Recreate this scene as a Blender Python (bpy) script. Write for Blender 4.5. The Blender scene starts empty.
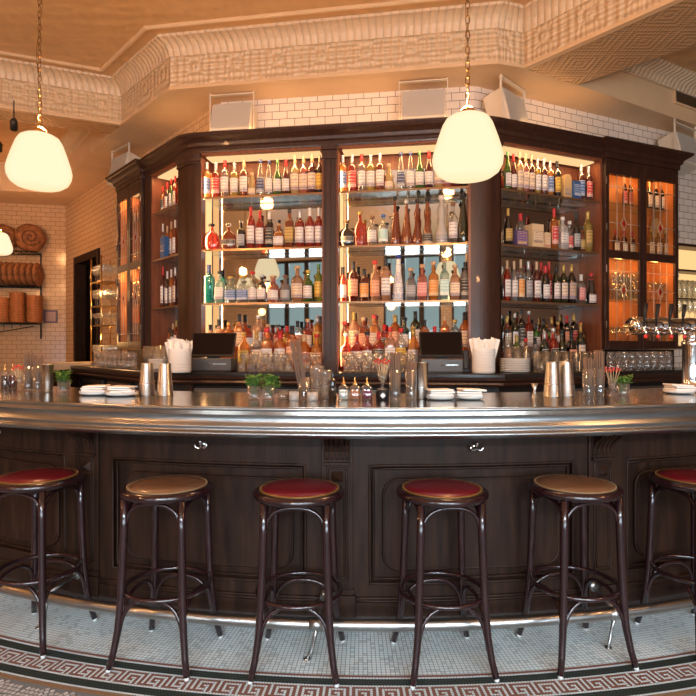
import bpy, math, random
from mathutils import Vector, Matrix
random.seed(7)
PI = math.pi
COL = bpy.context.scene.collection
F = 568.0; CZ = 1.37
def at(px, D): return ((px-348)/F*D, D)
def zt(y, D): return CZ + (348-y)/F*D
ORD = ['first','second','third','fourth','fifth','sixth','seventh','eighth','ninth','tenth','eleventh','twelfth','thirteenth','fourteenth','fifteenth','sixteenth','seventeenth','eighteenth','nineteenth','twentieth']

# ---------------------------------------------------------------- materials
MATS = {}
def nodes(m):
    m.use_nodes = True
    nt = m.node_tree; nt.nodes.clear()
    return nt, nt.nodes.new('ShaderNodeOutputMaterial')
def N(nt, typ, **kw):
    n = nt.nodes.new(typ)
    for k, v in kw.items():
        if k.startswith('i_'):
            n.inputs[k[2:].replace('_', ' ')].default_value = v
        else: setattr(n, k, v)
    return n
def c4(c): return (c[0], c[1], c[2], 1)
def M(name, color, rough=.5, metal=0, coat=0, noise=0, nscale=8, bump=0, bscale=60, stretch=None, emis=None, es=0, spec=.5):
    if name in MATS: return MATS[name]
    m = bpy.data.materials.new(name); nt, out = nodes(m)
    p = N(nt, 'ShaderNodeBsdfPrincipled')
    p.inputs['Base Color'].default_value = c4(color); p.inputs['Roughness'].default_value = rough
    p.inputs['Metallic'].default_value = metal; p.inputs['Coat Weight'].default_value = coat
    p.inputs['Specular IOR Level'].default_value = spec
    if emis: p.inputs['Emission Color'].default_value = c4(emis); p.inputs['Emission Strength'].default_value = es
    if noise or bump:
        tc = N(nt, 'ShaderNodeTexCoord'); mp = N(nt, 'ShaderNodeMapping')
        if stretch: mp.inputs['Scale'].default_value = stretch
        nt.links.new(tc.outputs['Object'], mp.inputs['Vector'])
    if noise:
        no = N(nt, 'ShaderNodeTexNoise'); no.inputs['Scale'].default_value = nscale; no.inputs['Detail'].default_value = 5
        nt.links.new(mp.outputs[0], no.inputs['Vector'])
        mx = N(nt, 'ShaderNodeMix', data_type='RGBA')
        mx.inputs['A'].default_value = c4([max(0, c*(1-noise)) for c in color]); mx.inputs['B'].default_value = c4([min(1, c*(1+noise)) for c in color])
        cr = N(nt, 'ShaderNodeMapRange'); cr.inputs['From Min'].default_value = .3; cr.inputs['From Max'].default_value = .7
        nt.links.new(no.outputs['Fac'], cr.inputs['Value']); nt.links.new(cr.outputs[0], mx.inputs['Factor'])
        nt.links.new(mx.outputs['Result'], p.inputs['Base Color'])
    if bump:
        nb = N(nt, 'ShaderNodeTexNoise'); nb.inputs['Scale'].default_value = bscale; nb.inputs['Detail'].default_value = 4
        nt.links.new(mp.outputs[0], nb.inputs['Vector'])
        b = N(nt, 'ShaderNodeBump'); b.inputs['Strength'].default_value = bump; b.inputs['Distance'].default_value = .01
        nt.links.new(nb.outputs['Fac'], b.inputs['Height']); nt.links.new(b.outputs[0], p.inputs['Normal'])
    nt.links.new(p.outputs[0], out.inputs[0]); MATS[name] = m
    return m
def EM(name, color, s):
    if name in MATS: return MATS[name]
    m = bpy.data.materials.new(name); nt, out = nodes(m)
    e = N(nt, 'ShaderNodeEmission'); e.inputs[0].default_value = c4(color); e.inputs[1].default_value = s
    nt.links.new(e.outputs[0], out.inputs[0]); MATS[name] = m; return m
def GL(name, color, body=.25, rough=.03, gloss=.9):
    """thin walled glass: tinted see-through, some body colour, sharp reflections"""
    if name in MATS: return MATS[name]
    m = bpy.data.materials.new(name); nt, out = nodes(m)
    tr = N(nt, 'ShaderNodeBsdfTransparent'); tr.inputs[0].default_value = c4([c**.55 for c in color])
    df = N(nt, 'ShaderNodeBsdfDiffuse'); df.inputs[0].default_value = c4(color)
    tl = N(nt, 'ShaderNodeBsdfTranslucent'); tl.inputs[0].default_value = c4(color)
    ad = N(nt, 'ShaderNodeMixShader'); ad.inputs[0].default_value = .5
    nt.links.new(df.outputs[0], ad.inputs[1]); nt.links.new(tl.outputs[0], ad.inputs[2])
    m1 = N(nt, 'ShaderNodeMixShader'); m1.inputs[0].default_value = body
    nt.links.new(tr.outputs[0], m1.inputs[1]); nt.links.new(ad.outputs[0], m1.inputs[2])
    gs = N(nt, 'ShaderNodeBsdfGlossy'); gs.inputs['Roughness'].default_value = rough; gs.inputs[0].default_value = (1, 1, 1, 1)
    lw = N(nt, 'ShaderNodeLayerWeight'); lw.inputs[0].default_value = .35
    mr = N(nt, 'ShaderNodeMapRange'); mr.inputs['To Min'].default_value = .05; mr.inputs['To Max'].default_value = gloss
    nt.links.new(lw.outputs['Facing'], mr.inputs['Value'])
    m2 = N(nt, 'ShaderNodeMixShader'); nt.links.new(mr.outputs[0], m2.inputs[0])
    nt.links.new(m1.outputs[0], m2.inputs[1]); nt.links.new(gs.outputs[0], m2.inputs[2])
    nt.links.new(m2.outputs[0], out.inputs[0]); MATS[name] = m; return m
def TILE(name, c1, c2, grout, w, h, mortar=.003, rough=.18, off=.5):
    if name in MATS: return MATS[name]
    m = bpy.data.materials.new(name); nt, out = nodes(m)
    p = N(nt, 'ShaderNodeBsdfPrincipled'); p.inputs['Roughness'].default_value = rough
    uv = N(nt, 'ShaderNodeUVMap')
    br = N(nt, 'ShaderNodeTexBrick', offset=off)
    br.inputs['Color1'].default_value = c4(c1); br.inputs['Color2'].default_value = c4(c2); br.inputs['Mortar'].default_value = c4(grout)
    br.inputs['Scale'].default_value = 1; br.inputs['Brick Width'].default_value = w; br.inputs['Row Height'].default_value = h
    br.inputs['Mortar Size'].default_value = mortar; br.inputs['Mortar Smooth'].default_value = .1
    nt.links.new(uv.outputs[0], br.inputs['Vector']); nt.links.new(br.outputs['Color'], p.inputs['Base Color'])
    b = N(nt, 'ShaderNodeBump', invert=True); b.inputs['Strength'].default_value = .5; b.inputs['Distance'].default_value = .003
    nt.links.new(br.outputs['Fac'], b.inputs['Height']); nt.links.new(b.outputs[0], p.inputs['Normal'])
    nt.links.new(p.outputs[0], out.inputs[0]); MATS[name] = m; return m
def TIN(name, color, size, freq, strength=.6, rough=.35, metal=0, seam=True, mode='square'):
    """pressed tin: nested squares (or egg-and-dart ribs) as bump over UVs in metres"""
    if name in MATS: return MATS[name]
    m = bpy.data.materials.new(name); nt, out = nodes(m); L = nt.links.new
    p = N(nt, 'ShaderNodeBsdfPrincipled'); p.inputs['Roughness'].default_value = rough; p.inputs['Metallic'].default_value = metal
    uv = N(nt, 'ShaderNodeUVMap'); sx = N(nt, 'ShaderNodeSeparateXYZ'); L(uv.outputs[0], sx.inputs[0])
    def ma(op, a, b=None, c=None):
        n = N(nt, 'ShaderNodeMath', operation=op)
        for k, v in enumerate((a, b, c)):
            if v is None: continue
            if isinstance(v, (int, float)): n.inputs[k].default_value = v
            else: L(v, n.inputs[k])
        return n.outputs[0]
    fu = ma('ABSOLUTE', ma('SUBTRACT', ma('FRACT', ma('DIVIDE', sx.outputs[0], size)), .5))
    fv = ma('ABSOLUTE', ma('SUBTRACT', ma('FRACT', ma('DIVIDE', sx.outputs[1], size)), .5))
    no = N(nt, 'ShaderNodeTexNoise'); no.inputs['Scale'].default_value = 9; no.inputs['Detail'].default_value = 6
    L(uv.outputs[0], no.inputs['Vector'])
    if mode == 'square':
        mxx = ma('MAXIMUM', fu, fv); mn = ma('MINIMUM', fu, fv)
        h = ma('MULTIPLY', ma('SINE', ma('MULTIPLY', mxx, freq)), .5)
        h = ma('ADD', h, ma('MULTIPLY', ma('SINE', ma('MULTIPLY', mn, freq*1.6)), .25))
        h = ma('ADD', h, ma('MULTIPLY', no.outputs['Fac'], .8))
        sm = ma('GREATER_THAN', mxx, .492); h = ma('SUBTRACT', h, ma('MULTIPLY', sm, .8 if seam else 0))
    else:
        h = ma('ADD', ma('POWER', ma('ABSOLUTE', ma('SINE', ma('MULTIPLY', sx.outputs[0], freq))), .5), ma('MULTIPLY', no.outputs['Fac'], .4))
    mx = N(nt, 'ShaderNodeMix', data_type='RGBA'); mx.inputs['A'].default_value = c4([c*.82 for c in color]); mx.inputs['B'].default_value = c4([min(1, c*1.1) for c in color])
    L(no.outputs['Fac'], mx.inputs['Factor']); L(mx.outputs['Result'], p.inputs['Base Color'])
    b = N(nt, 'ShaderNodeBump'); b.inputs['Strength'].default_value = strength; b.inputs['Distance'].default_value = .012
    L(h, b.inputs['Height']); L(b.outputs[0], p.inputs['Normal']); L(p.outputs[0], out.inputs[0]); MATS[name] = m; return m
def LABEL(base, ink):
    name = 'label_%02x%02x%02x_%02x%02x%02x' % tuple(int(255*v) for v in (*base, *ink))
    if name in MATS: return MATS[name]
    m = bpy.data.materials.new(name); nt, out = nodes(m); L = nt.links.new
    p = N(nt, 'ShaderNodeBsdfPrincipled'); p.inputs['Roughness'].default_value = .55
    uv = N(nt, 'ShaderNodeUVMap'); sx = N(nt, 'ShaderNodeSeparateXYZ'); L(uv.outputs[0], sx.inputs[0])
    def ma(op, a, b=None):
        n = N(nt, 'ShaderNodeMath', operation=op)
        for k, v in enumerate((a, b)):
            if v is None: continue
            if isinstance(v, (int, float)): n.inputs[k].default_value = v
            else: L(v, n.inputs[k])
        return n.outputs[0]
    v = sx.outputs[1]; u = sx.outputs[0]
    edge = ma('GREATER_THAN', ma('MAXIMUM', ma('ABSOLUTE', ma('SUBTRACT', v, .5)), ma('ABSOLUTE', ma('SUBTRACT', u, .5))), .455)
    mp = N(nt, 'ShaderNodeMapping'); mp.inputs['Scale'].default_value = (9, 5, 1); L(uv.outputs[0], mp.inputs['Vector'])
    no = N(nt, 'ShaderNodeTexNoise'); no.inputs['Scale'].default_value = 2.3; no.inputs['Detail'].default_value = 1; L(mp.outputs[0], no.inputs['Vector'])
    rows = ma('GREATER_THAN', ma('SINE', ma('MULTIPLY', v, 32)), .35)
    mid = ma('LESS_THAN', ma('ABSOLUTE', ma('SUBTRACT', u, .5)), .36)
    ink1 = ma('MULTIPLY', ma('MULTIPLY', rows, ma('GREATER_THAN', no.outputs['Fac'], .47)), mid)
    band = ma('LESS_THAN', ma('ABSOLUTE', ma('SUBTRACT', v, .14)), .05)
    k = ma('MULTIPLY', ma('MAXIMUM', ma('MAXIMUM', edge, ink1), band), .75)
    mx = N(nt, 'ShaderNodeMix', data_type='RGBA'); mx.inputs['A'].default_value = c4(base); mx.inputs['B'].default_value = c4(ink)
    L(k, mx.inputs['Factor']); L(mx.outputs['Result'], p.inputs['Base Color']); L(p.outputs[0], out.inputs[0]); MATS[name] = m; return m

WOOD = M('dark_bar_wood', (.0205, .0085, .0045), .5, coat=.0, spec=.16, noise=.45, nscale=5, stretch=(6, 6, .7), bump=.12, bscale=25)
WOODR = M('red_brown_case_wood', (.034, .012, .0065), .42, coat=.05, noise=.4, nscale=5, stretch=(6, 6, .7))
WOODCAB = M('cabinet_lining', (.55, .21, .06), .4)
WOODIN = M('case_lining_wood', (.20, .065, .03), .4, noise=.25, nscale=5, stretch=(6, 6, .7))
STOOLW = M('bentwood_burgundy', (.016, .0045, .0055), .22, coat=.35, noise=.3, nscale=14)
ZINC = M('zinc', (.35, .37, .38), .30, metal=1, noise=.12, nscale=7, stretch=(1, 1, 5), bump=.03, bscale=30)
ZTOP = M('zinc_top', (.50, .44, .38), .16, metal=1, noise=.2, nscale=5)
CHROME = M('chrome', (.82, .82, .82), .08, metal=1)
STEEL = M('brushed_steel', (.42, .42, .41), .28, metal=1)
BRASS = M('brass', (.75, .5, .2), .25, metal=1)
RED = M('red_leather', (.125, .005, .010), .30, coat=.2, bump=.08, bscale=120)
TAN = M('tan_leather', (.155, .072, .032), .34, coat=.15, noise=.2, nscale=10, bump=.08, bscale=120)
GOLD = M('gold_welt', (.26, .13, .035), .45, metal=.6)
BLACK = M('black_plastic', (.012, .011, .011), .4, spec=.25)
CHAIN = M('dark_brass_chain', (.30, .18, .07), .35, metal=1)
BLACKM = M('black_metal', (.02, .018, .017), .4, metal=.3)
SCREEN = M('dark_screen', (.010, .006, .005), .5, spec=.03)
GREY = M('grey_till_case', (.07, .072, .075), .4)
PAPER = M('white_paper', (.82, .79, .74), .8, noise=.05)
CERAMIC = M('white_ceramic', (.80, .78, .74), .22)
CREAM = M('cream_paint', (.66, .45, .26), .5, noise=.06, nscale=3, bump=.05, bscale=20)
SPKW = M('speaker_paint', (.70, .60, .47), .55)
SPKG = M('speaker_grille', (.50, .46, .40), .7, bump=.4, bscale=300)
MIRROR = M('mirror', (.66, .63, .58), .02, metal=1)
CLEAR = GL('clear_glass', (.93, .95, .95), .055)
SHELFG = GL('shelf_glass', (.80, .88, .84), .12, gloss=.8)
PANE = GL('cabinet_pane', (.95, .90, .80), .0, .03, gloss=.12)
LED = EM('warm_led', (1, .58, .26), 1.15)
LEDS = EM('warm_led_side', (1, .56, .24), 1.4)
GREEN = M('herb_green', (.11, .25, .04), .5, noise=.6, nscale=40)
LEAD = M('lead_came', (.42, .37, .31), .45, metal=.3)
REDGEM = M('red_gem_glass', (.35, .01, .01), .1, coat=.5)
CORK = M('cork', (.55, .36, .2), .7)
BREAD = M('bread_crust', (.25, .095, .032), .75, noise=.55, nscale=14, bump=.5, bscale=35)
BREADL = M('bread_crumb', (.085, .030, .010), .85, noise=.3, nscale=30)
BASKET = M('basket_cane', (.50, .17, .045), .6, noise=.3, nscale=30, bump=.3, bscale=60)
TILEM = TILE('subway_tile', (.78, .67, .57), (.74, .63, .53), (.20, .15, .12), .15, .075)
TILEO = TILE('subway_tile_orange_lit', (.60, .38, .21), (.56, .355, .19), (.22, .12, .06), .15, .075)  # orange light on the left and far walls put into the tile colour
TINP = TIN('tin_beam_panel', (.66, .475, .29), .40, 36, 1.0)
TINC = TIN('tin_ceiling_field', (.60, .36, .165), .62, 22, .35)
TINU = TIN('tin_beam_soffit', (.60, .38, .19), .36, 50, .5, .25, .35)
EGG = TIN('egg_and_dart', (.70, .52, .34), .1, 48, .9, .4, mode='egg')

# ---------------------------------------------------------------- mesh builder
class MB:
    def __init__(s): s.v = []; s.f = []; s.uv = []; s.sm = []; s.mi = []
    def add(s, vs, fs, uvs=None, smooth=False, mi=0):
        b = len(s.v); s.v += [tuple(v) for v in vs]
        for k, f in enumerate(fs):
            s.f.append([b+i for i in f]); s.uv.append(uvs[k] if uvs else [(vs[i][0], vs[i][1]) for i in f]); s.sm.append(smooth); s.mi.append(mi)
        return s
    def box(s, x0, x1, y0, y1, z0, z1, mi=0, T=None):
        vs = [(x, y, z) for z in (z0, z1) for y in (y0, y1) for x in (x0, x1)]
        if T: vs = [tuple(T @ Vector(v)) for v in vs]
        fs = [(0, 2, 3, 1), (4, 5, 7, 6), (0, 1, 5, 4), (2, 6, 7, 3), (0, 4, 6, 2), (1, 3, 7, 5)]
        w, d, h = x1-x0, y1-y0, z1-z0
        uvs = [[(0, 0), (0, d), (w, d), (w, 0)], [(0, 0), (w, 0), (w, d), (0, d)], [(0, z0), (w, z0), (w, z1), (0, z1)],
               [(0, z0), (0, z1), (w, z1), (w, z0)], [(0, z0), (0, z1), (d, z1), (d, z0)], [(0, z0), (d, z0), (d, z1), (0, z1)]]
        return s.add(vs, fs, uvs, mi=mi)
    def prism(s, poly, z0, z1, mi=0):
        n = len(poly); a = sum(poly[i][0]*poly[(i+1) % n][1]-poly[(i+1) % n][0]*poly[i][1] for i in range(n))
        if a < 0: poly = poly[::-1]
        vs = [(x, y, z0) for x, y in poly]+[(x, y, z1) for x, y in poly]
        fs = [list(range(n))[::-1], list(range(n, 2*n))]; uvs = [[poly[i] for i in fs[0]], [poly[i-n] for i in fs[1]]]
        l = 0
        for i in range(n):
            j = (i+1) % n; d = math.dist(poly[i], poly[j])
            fs.append([i, j, n+j, n+i]); uvs.append([(l, z0), (l+d, z0), (l+d, z1), (l, z1)]); l += d
        return s.add(vs, fs, uvs, mi=mi)
    def lathe(s, prof, seg=16, ex=2.0, dr=1.0, c=(0, 0, 0), smooth=True, mi=0, a0=0, a1=2*PI, rot=0, T=None):
        """prof: list of (r, z) bottom to top; ex: super-ellipse exponent; dr: depth ratio"""
        full = abs(a1-a0-2*PI) < 1e-6; n = seg if full else seg+1; vs = []; zz = prof[0][1]; zr = (prof[-1][1]-zz) or 1
        for r, z in prof:
            for k in range(n):
                a = a0+(a1-a0)*k/seg; ca, sa = math.cos(a), math.sin(a)
                q = 1/((abs(ca)**ex+abs(sa)**ex)**(1/ex)) if ex != 2 else 1
                p = Vector((r*q*ca, r*q*sa*dr, z))
                if rot: p = Matrix.Rotation(rot, 3, 'Z') @ p
                p += Vector(c)
                if T: p = T @ p
                vs.append(tuple(p))
        fs = []; uvs = []
        for j in range(len(prof)-1):
            for k in range(seg):
                k2 = (k+1) % n if full else k+1
                fs.append([j*n+k, j*n+k2, (j+1)*n+k2, (j+1)*n+k])
                u0, u1 = k/seg, (k+1)/seg; v0, v1 = (prof[j][1]-zz)/zr, (prof[j+1][1]-zz)/zr
                uvs.append([(u0, v0), (u1, v0), (u1, v1), (u0, v1)])
        if full:
            for j, rv in ((0, 1), (len(prof)-1, 0)):
                if prof[j][0] > 1e-4:
                    f = [j*n+k for k in range(n)]; fs.append(f[::-1] if rv else f); uvs.append([(0, 0)]*n)
        return s.add(vs, fs, uvs, smooth, mi)
    def tube(s, pts, r, seg=8, closed=False, mi=0, cap=True):
        pts = [Vector(p) for p in pts]; n = len(pts); rs = r if isinstance(r, (list, tuple)) else [r]*n
        vs = []; up = None
        for i in range(n):
            if closed: t = pts[(i+1) % n]-pts[i-1]
            else: t = pts[min(i+1, n-1)]-pts[max(i-1, 0)]
            t.normalize()
            if up is None:
                up = Vector((0, 0, 1)) if abs(t.z) < .9 else Vector((1, 0, 0))
            up = (up-t*up.dot(t)); up.normalize(); w = t.cross(up)
            for k in range(seg):
                a = 2*PI*k/seg; vs.append(tuple(pts[i]+(up*math.cos(a)+w*math.sin(a))*rs[i]))
        fs = []
        for i in range(n if closed else n-1):
            j = (i+1) % n
            for k in range(seg): fs.append([i*seg+k, j*seg+k, j*seg+(k+1) % seg, i*seg+(k+1) % seg])
        if not closed and cap: fs += [list(range(seg)), [(n-1)*seg+k for k in range(seg)][::-1]]
        return s.add(vs, fs, [[(0, 0)]*len(f) for f in fs], True, mi)
    def sweep(s, path, prof, closed_prof=True, mi=0, smooth=False, cap=True, u0=0):
        """prof points (d, z): d to the right of the path direction"""
        n = len(path); m = len(prof); vs = []; ls = [u0]
        for i in range(1, n): ls.append(ls[-1]+math.dist(path[i-1], path[i]))
        for i in range(n):
            ns = []
            if i > 0: d = Vector((path[i][0]-path[i-1][0], path[i][1]-path[i-1][1])).normalized(); ns.append(Vector((d.y, -d.x)))
            if i < n-1: d = Vector((path[i+1][0]-path[i][0], path[i+1][1]-path[i][1])).normalized(); ns.append(Vector((d.y, -d.x)))
            nn = sum(ns, Vector((0, 0))); nn.normalize(); k = 1/max(.3, nn.dot(ns[0]))
            for d, z in prof: vs.append((path[i][0]+nn.x*d*k, path[i][1]+nn.y*d*k, z))
        pl = [0]
        for j in range(m): pl.append(pl[-1]+math.dist(prof[j], prof[(j+1) % m]))
        fs = []; uvs = []
        for i in range(n-1):
            for j in range(m if closed_prof else m-1):
                j2 = (j+1) % m
                fs.append([i*m+j, (i+1)*m+j, (i+1)*m+j2, i*m+j2]); uvs.append([(ls[i], pl[j]), (ls[i+1], pl[j]), (ls[i+1], pl[j+1]), (ls[i], pl[j+1])])
        if closed_prof and cap:
            fs += [list(range(m)), [(n-1)*m+j for j in range(m)][::-1]]; uvs += [[(0, 0)]*m]*2
        return s.add(vs, fs, uvs, smooth, mi)
    def mesh(s, name, mats, org=(0, 0, 0)):
        me = bpy.data.meshes.new(name)
        me.from_pydata([(v[0]-org[0], v[1]-org[1], v[2]-org[2]) for v in s.v], [], s.f)
        uvl = me.uv_layers.new(name='UVMap'); flat = []
        for u in s.uv:
            for p in u: flat += [p[0], p[1]]
        uvl.data.foreach_set('uv', flat)
        me.polygons.foreach_set('use_smooth', s.sm); me.polygons.foreach_set('material_index', s.mi)
        for m in (mats if isinstance(mats, (list, tuple)) else [mats]): me.materials.append(m)
        me.update(); return me
    def build(s, name, mats, parent=None, world=False, bevel=0):
        org = (0, 0, 0)
        if world and parent is not None: org = parent.location
        o = bpy.data.objects.new(name, s.mesh(name, mats, org)); COL.objects.link(o)
        if parent is not None: o.parent = parent
        if bevel:
            b = o.modifiers.new('bevel', 'BEVEL'); b.width = bevel; b.segments = 2; b.limit_method = 'ANGLE'; b.angle_limit = .7
        return o
def link_mesh(name, me, parent=None, loc=None, rz=0):
    o = bpy.data.objects.new(name, me); COL.objects.link(o)
    if parent is not None: o.parent = parent
    if loc is not None: o.location = loc
    o.rotation_euler.z = rz
    return o
def tag(o, label, cat, group=None, kind=None):
    o['label'] = label; o['category'] = cat
    if group: o['group'] = group
    if kind: o['kind'] = kind
    return o
def thing(name, label, cat, loc=(0, 0, 0), rz=0, group=None):
    o = bpy.data.objects.new(name, None); COL.objects.link(o); o.location = loc; o.rotation_euler = (0, 0, rz); o.empty_display_size = .05
    return tag(o, label, cat, group)
def struct(o): o['kind'] = 'structure'; return o
def copy_tree(o, parent=None):
    c = o.copy(); COL.objects.link(c)
    if parent is not None: c.parent = parent
    for ch in KIDS.get(o.name, [k for k in o.children]): copy_tree(ch, c)
    return c
KIDS = {}

# ---------------------------------------------------------------- camera
cd = bpy.data.cameras.new('camera'); cam = bpy.data.objects.new('camera', cd); COL.objects.link(cam)
cam.location = (0, 0, CZ); cam.rotation_euler = (PI/2, 0, 0); cd.sensor_width = 36; cd.sensor_fit = 'HORIZONTAL'; cd.lens = 36*F/696
cd.clip_start = .05
bpy.context.scene.camera = cam

# ---------------------------------------------------------------- frames of the back bar
class Fr:
    def __init__(s, o, a): s.o = o; s.a = a; s.x = (math.cos(a), math.sin(a)); s.y = (-math.sin(a), math.cos(a))
    def w(s, u, d): return (s.o[0]+s.x[0]*u+s.y[0]*d, s.o[1]+s.x[1]*u+s.y[1]*d)
    def hit(s, px, d):
        """u where the sight line of a pixel column meets the line at depth d"""
        t = (px-348)/F; ox, oy = s.o[0]+s.y[0]*d, s.o[1]+s.y[1]*d
        u = (t*oy-ox)/(s.x[0]-t*s.x[1]); return u, oy+s.x[1]*u
FC = Fr((-.163, 5.150), math.radians(-8.7)); FL = Fr((-1.498, 5.354), math.radians(-48.3)); FR = Fr((1.18, 4.945), math.radians(23.3))
uKL, uKR = -1.351, 1.359
CTZ = 1.165      # back counter top
C0 = (.17, 7.5)  # centre of the curved bar
def bp(r, th): return (C0[0]+r*math.sin(th), C0[1]-r*math.cos(th))
def barhit(px, r):
    t = (px-348)/F; a = 1+t*t; b = -2*(t*C0[0]+C0[1]); c = C0[0]**2+C0[1]**2-r*r
    Y = (-b-math.sqrt(b*b-4*a*c))/(2*a); return (t*Y, Y)
BT = 1.106       # bar top
# ---------------------------------------------------------------- room shell
P0 = (-3.523, 5.75); P1 = (-2.463, 6.19); P2 = (-1.667, 5.35); P3 = (1.275, 4.86); P4 = (1.533, 4.946)
PL = (-8, 3.89); PR = (6, -.75); QL = (-2.70, 6.45); QLL = (-8, 4.38); Q1 = (2.116, 5.247); QR = (6, 1.25); E3 = (6, 7.43)
SZ = 3.80; CLZ = 4.24
WL0 = (-4.83, 9.72); WC0 = (-1.26, 5.62); WC1 = (1.176, 5.27); WR1 = (6, 7.48); WF0 = (-8, 9.05)
# floor: dark timber boards behind the bar, mosaic in front
fl = MB().prism([(-8, -5), (6, -5), (6, 10.2), (-8, 10.2)], -.1, -.004)
struct(fl.build('floor', M('floor_grout', (.15, .15, .145), .8)))
def tiles():
    mb = MB(); rnd = random.Random(3)
    def quad(r0, r1, t0, t1, mi, g=.0011):
        ga = g/r0; a, b, c, d = bp(r1-g, t0+ga), bp(r1-g, t1-ga), bp(r0+g, t1-ga), bp(r0+g, t0+ga)
        mb.add([(a[0], a[1], 0), (b[0], b[1], 0), (c[0], c[1], 0), (d[0], d[1], 0)], [(0, 1, 2, 3)], mi=mi)
    T0, T1 = -.66, .52
    # field of small grey-white squares running in arcs
    r = 4.60; st = .0185
    while r < 5.125:
        n = int((T1-T0)*4.9/st); r1 = min(r+st, 5.125)
        dt = (T1-T0)/n
        for k in range(n): quad(r, r1, T0+k*dt, T0+(k+1)*dt, 0 if rnd.random() > .18 else 1)
        r = r1
        if 5.125-r < .004: break
    def band(r0, r1, mi, st):
        n = int((T1-T0)*r0/st); dt = (T1-T0)/n
        for k in range(n): quad(r0, r1, T0+k*dt, T0+(k+1)*dt, mi)
    band(5.125, 5.138, 2, .0135); band(5.138, 5.151, 0, .0135)
    for k in range(3): band(5.151+.0145*k, 5.1655+.0145*k, 3, .0145)
    band(5.1945, 5.206, 0, .0118)
    key = ['1111111111', '1000000000', '1011111101', '1010000101', '1011110101', '1000010101', '1111110101', '0000000101']
    key = ['11111111', '10000000', '10111110', '10100010', '10111010', '10000010', '11111110']
    key = ['111111110', '100000010', '101111010', '101001010', '101101010', '100001010', '111101011']
    cell = .0118; n = int((T1-T0)*5.24/cell)//9*9; dt = (T1-T0)/n
    for j in range(7):
        for k in range(n): quad(5.206+cell*j, 5.206+cell*(j+1), T0+k*dt, T0+(k+1)*dt, 2 if key[j][k % 9] == '1' else 0)
    r = 5.206+7*cell
    band(r, r+.0125, 0, .0128); r += .0125
    for k in range(3): band(r, r+.0145, 3, .0145); r += .0145
    band(r, r+.0125, 0, .0128); r += .0125
    band(r, r+.0135, 4, .0135); r += .0135
    band(r, r+.0135, 4, .0135); r += .0135
    # fish-scale fans
    R = .16; row = 0; rr = r+R*.5; lim = r
    cc = []
    while rr < 6.3:
        n = int((T1-T0)*rr/(2*R)); dt = (T1-T0)/n
        for k in range(n): cc.append((rr, T0+(k+.5*(row % 2))*dt))
        rr += R; row += 1
    for (rc, tc) in cc:
        for q in range(1, 9):
            ra = R*q/8-.01; m = max(3, int(PI*ra/.021))
            for k in range(m):
                a = PI*k/m-PI/2; a2 = PI*(k+1)/m-PI/2
                pts = []
                for (aa, rr2) in ((a+.003/ra, ra-.008), (a2-.003/ra, ra-.008), (a2-.003/ra, ra+.008), (a+.003/ra, ra+.008)):
                    rp = rc-rr2*math.cos(aa); tp = tc+rr2*math.sin(aa)/rc; pts.append((rp, tp))
                cr = sum(p[0] for p in pts)/4; ct = sum(p[1] for p in pts)/4
                if cr < lim+.012: continue
                # hidden by a nearer fan of the next row
                hid = False
                for (r2, t2) in ((rc-R, tc-R/rc), (rc-R, tc+R/rc), (rc-2*R, tc)):
                    if math.hypot(cr-r2, (ct-t2)*rc) < R and cr < r2+.001: hid = True
                if hid and r2 > lim: continue
                v = [bp(*p) for p in pts]
                mb.add([(x, y, -.0005) for x, y in v][::-1], [(0, 1, 2, 3)], mi=5 if (q % 2) else 6)
    return mb
TG = [M('mosaic_pale', (.60, .68, .69), .45, noise=.12, nscale=3), M('mosaic_grey', (.46, .53, .54), .45), M('mosaic_brick', (.235, .085, .055), .5),
      M('mosaic_black_green', (.018, .028, .022), .4), M('mosaic_ochre', (.27, .15, .07), .5), M('mosaic_stone', (.40, .365, .33), .5), M('mosaic_stone_light', (.52, .48, .44), .5)]
struct(tiles().build('floor', TG))

# walls (tiled, UVs in metres)
def wallseg(mb, a, b, z0, z1, th=.12, u0=0):
    mb.sweep([a, b], [(0, z0), (0, z1), (-th, z1), (-th, z0)], u0=u0)
def wprof(z0, z1): return [(0, z0), (0, z1)]
def wall(name, pts, mat, z0=0, z1=SZ):
    mb = MB(); l = 0
    for i in range(len(pts)-1):
        a, b = pts[i], pts[i+1]; d = math.dist(a, b); dx, dy = (b[0]-a[0])/d, (b[1]-a[1])/d; nx, ny = -dy, dx
        vs = [(a[0], a[1], z0), (b[0], b[1], z0), (b[0], b[1], z1), (a[0], a[1], z1)]
        vs += [(v[0]+nx*.12, v[1]+ny*.12, v[2]) for v in vs]
        mb.add(vs, [(0, 1, 2, 3), (5, 4, 7, 6), (3, 2, 6, 7), (1, 0, 4, 5), (0, 3, 7, 4), (2, 1, 5, 6)],
               [[(l, z0), (l+d, z0), (l+d, z1), (l, z1)]]+[[(0, 0), (d, 0), (d, 1), (0, 1)]]*5)
        l += d
    return struct(mb.build(name, mat))
wall('wall_back', [WC0, WC1], TILEM)
wall('wall_right', [WC1, WR1], TILEM)
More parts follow.
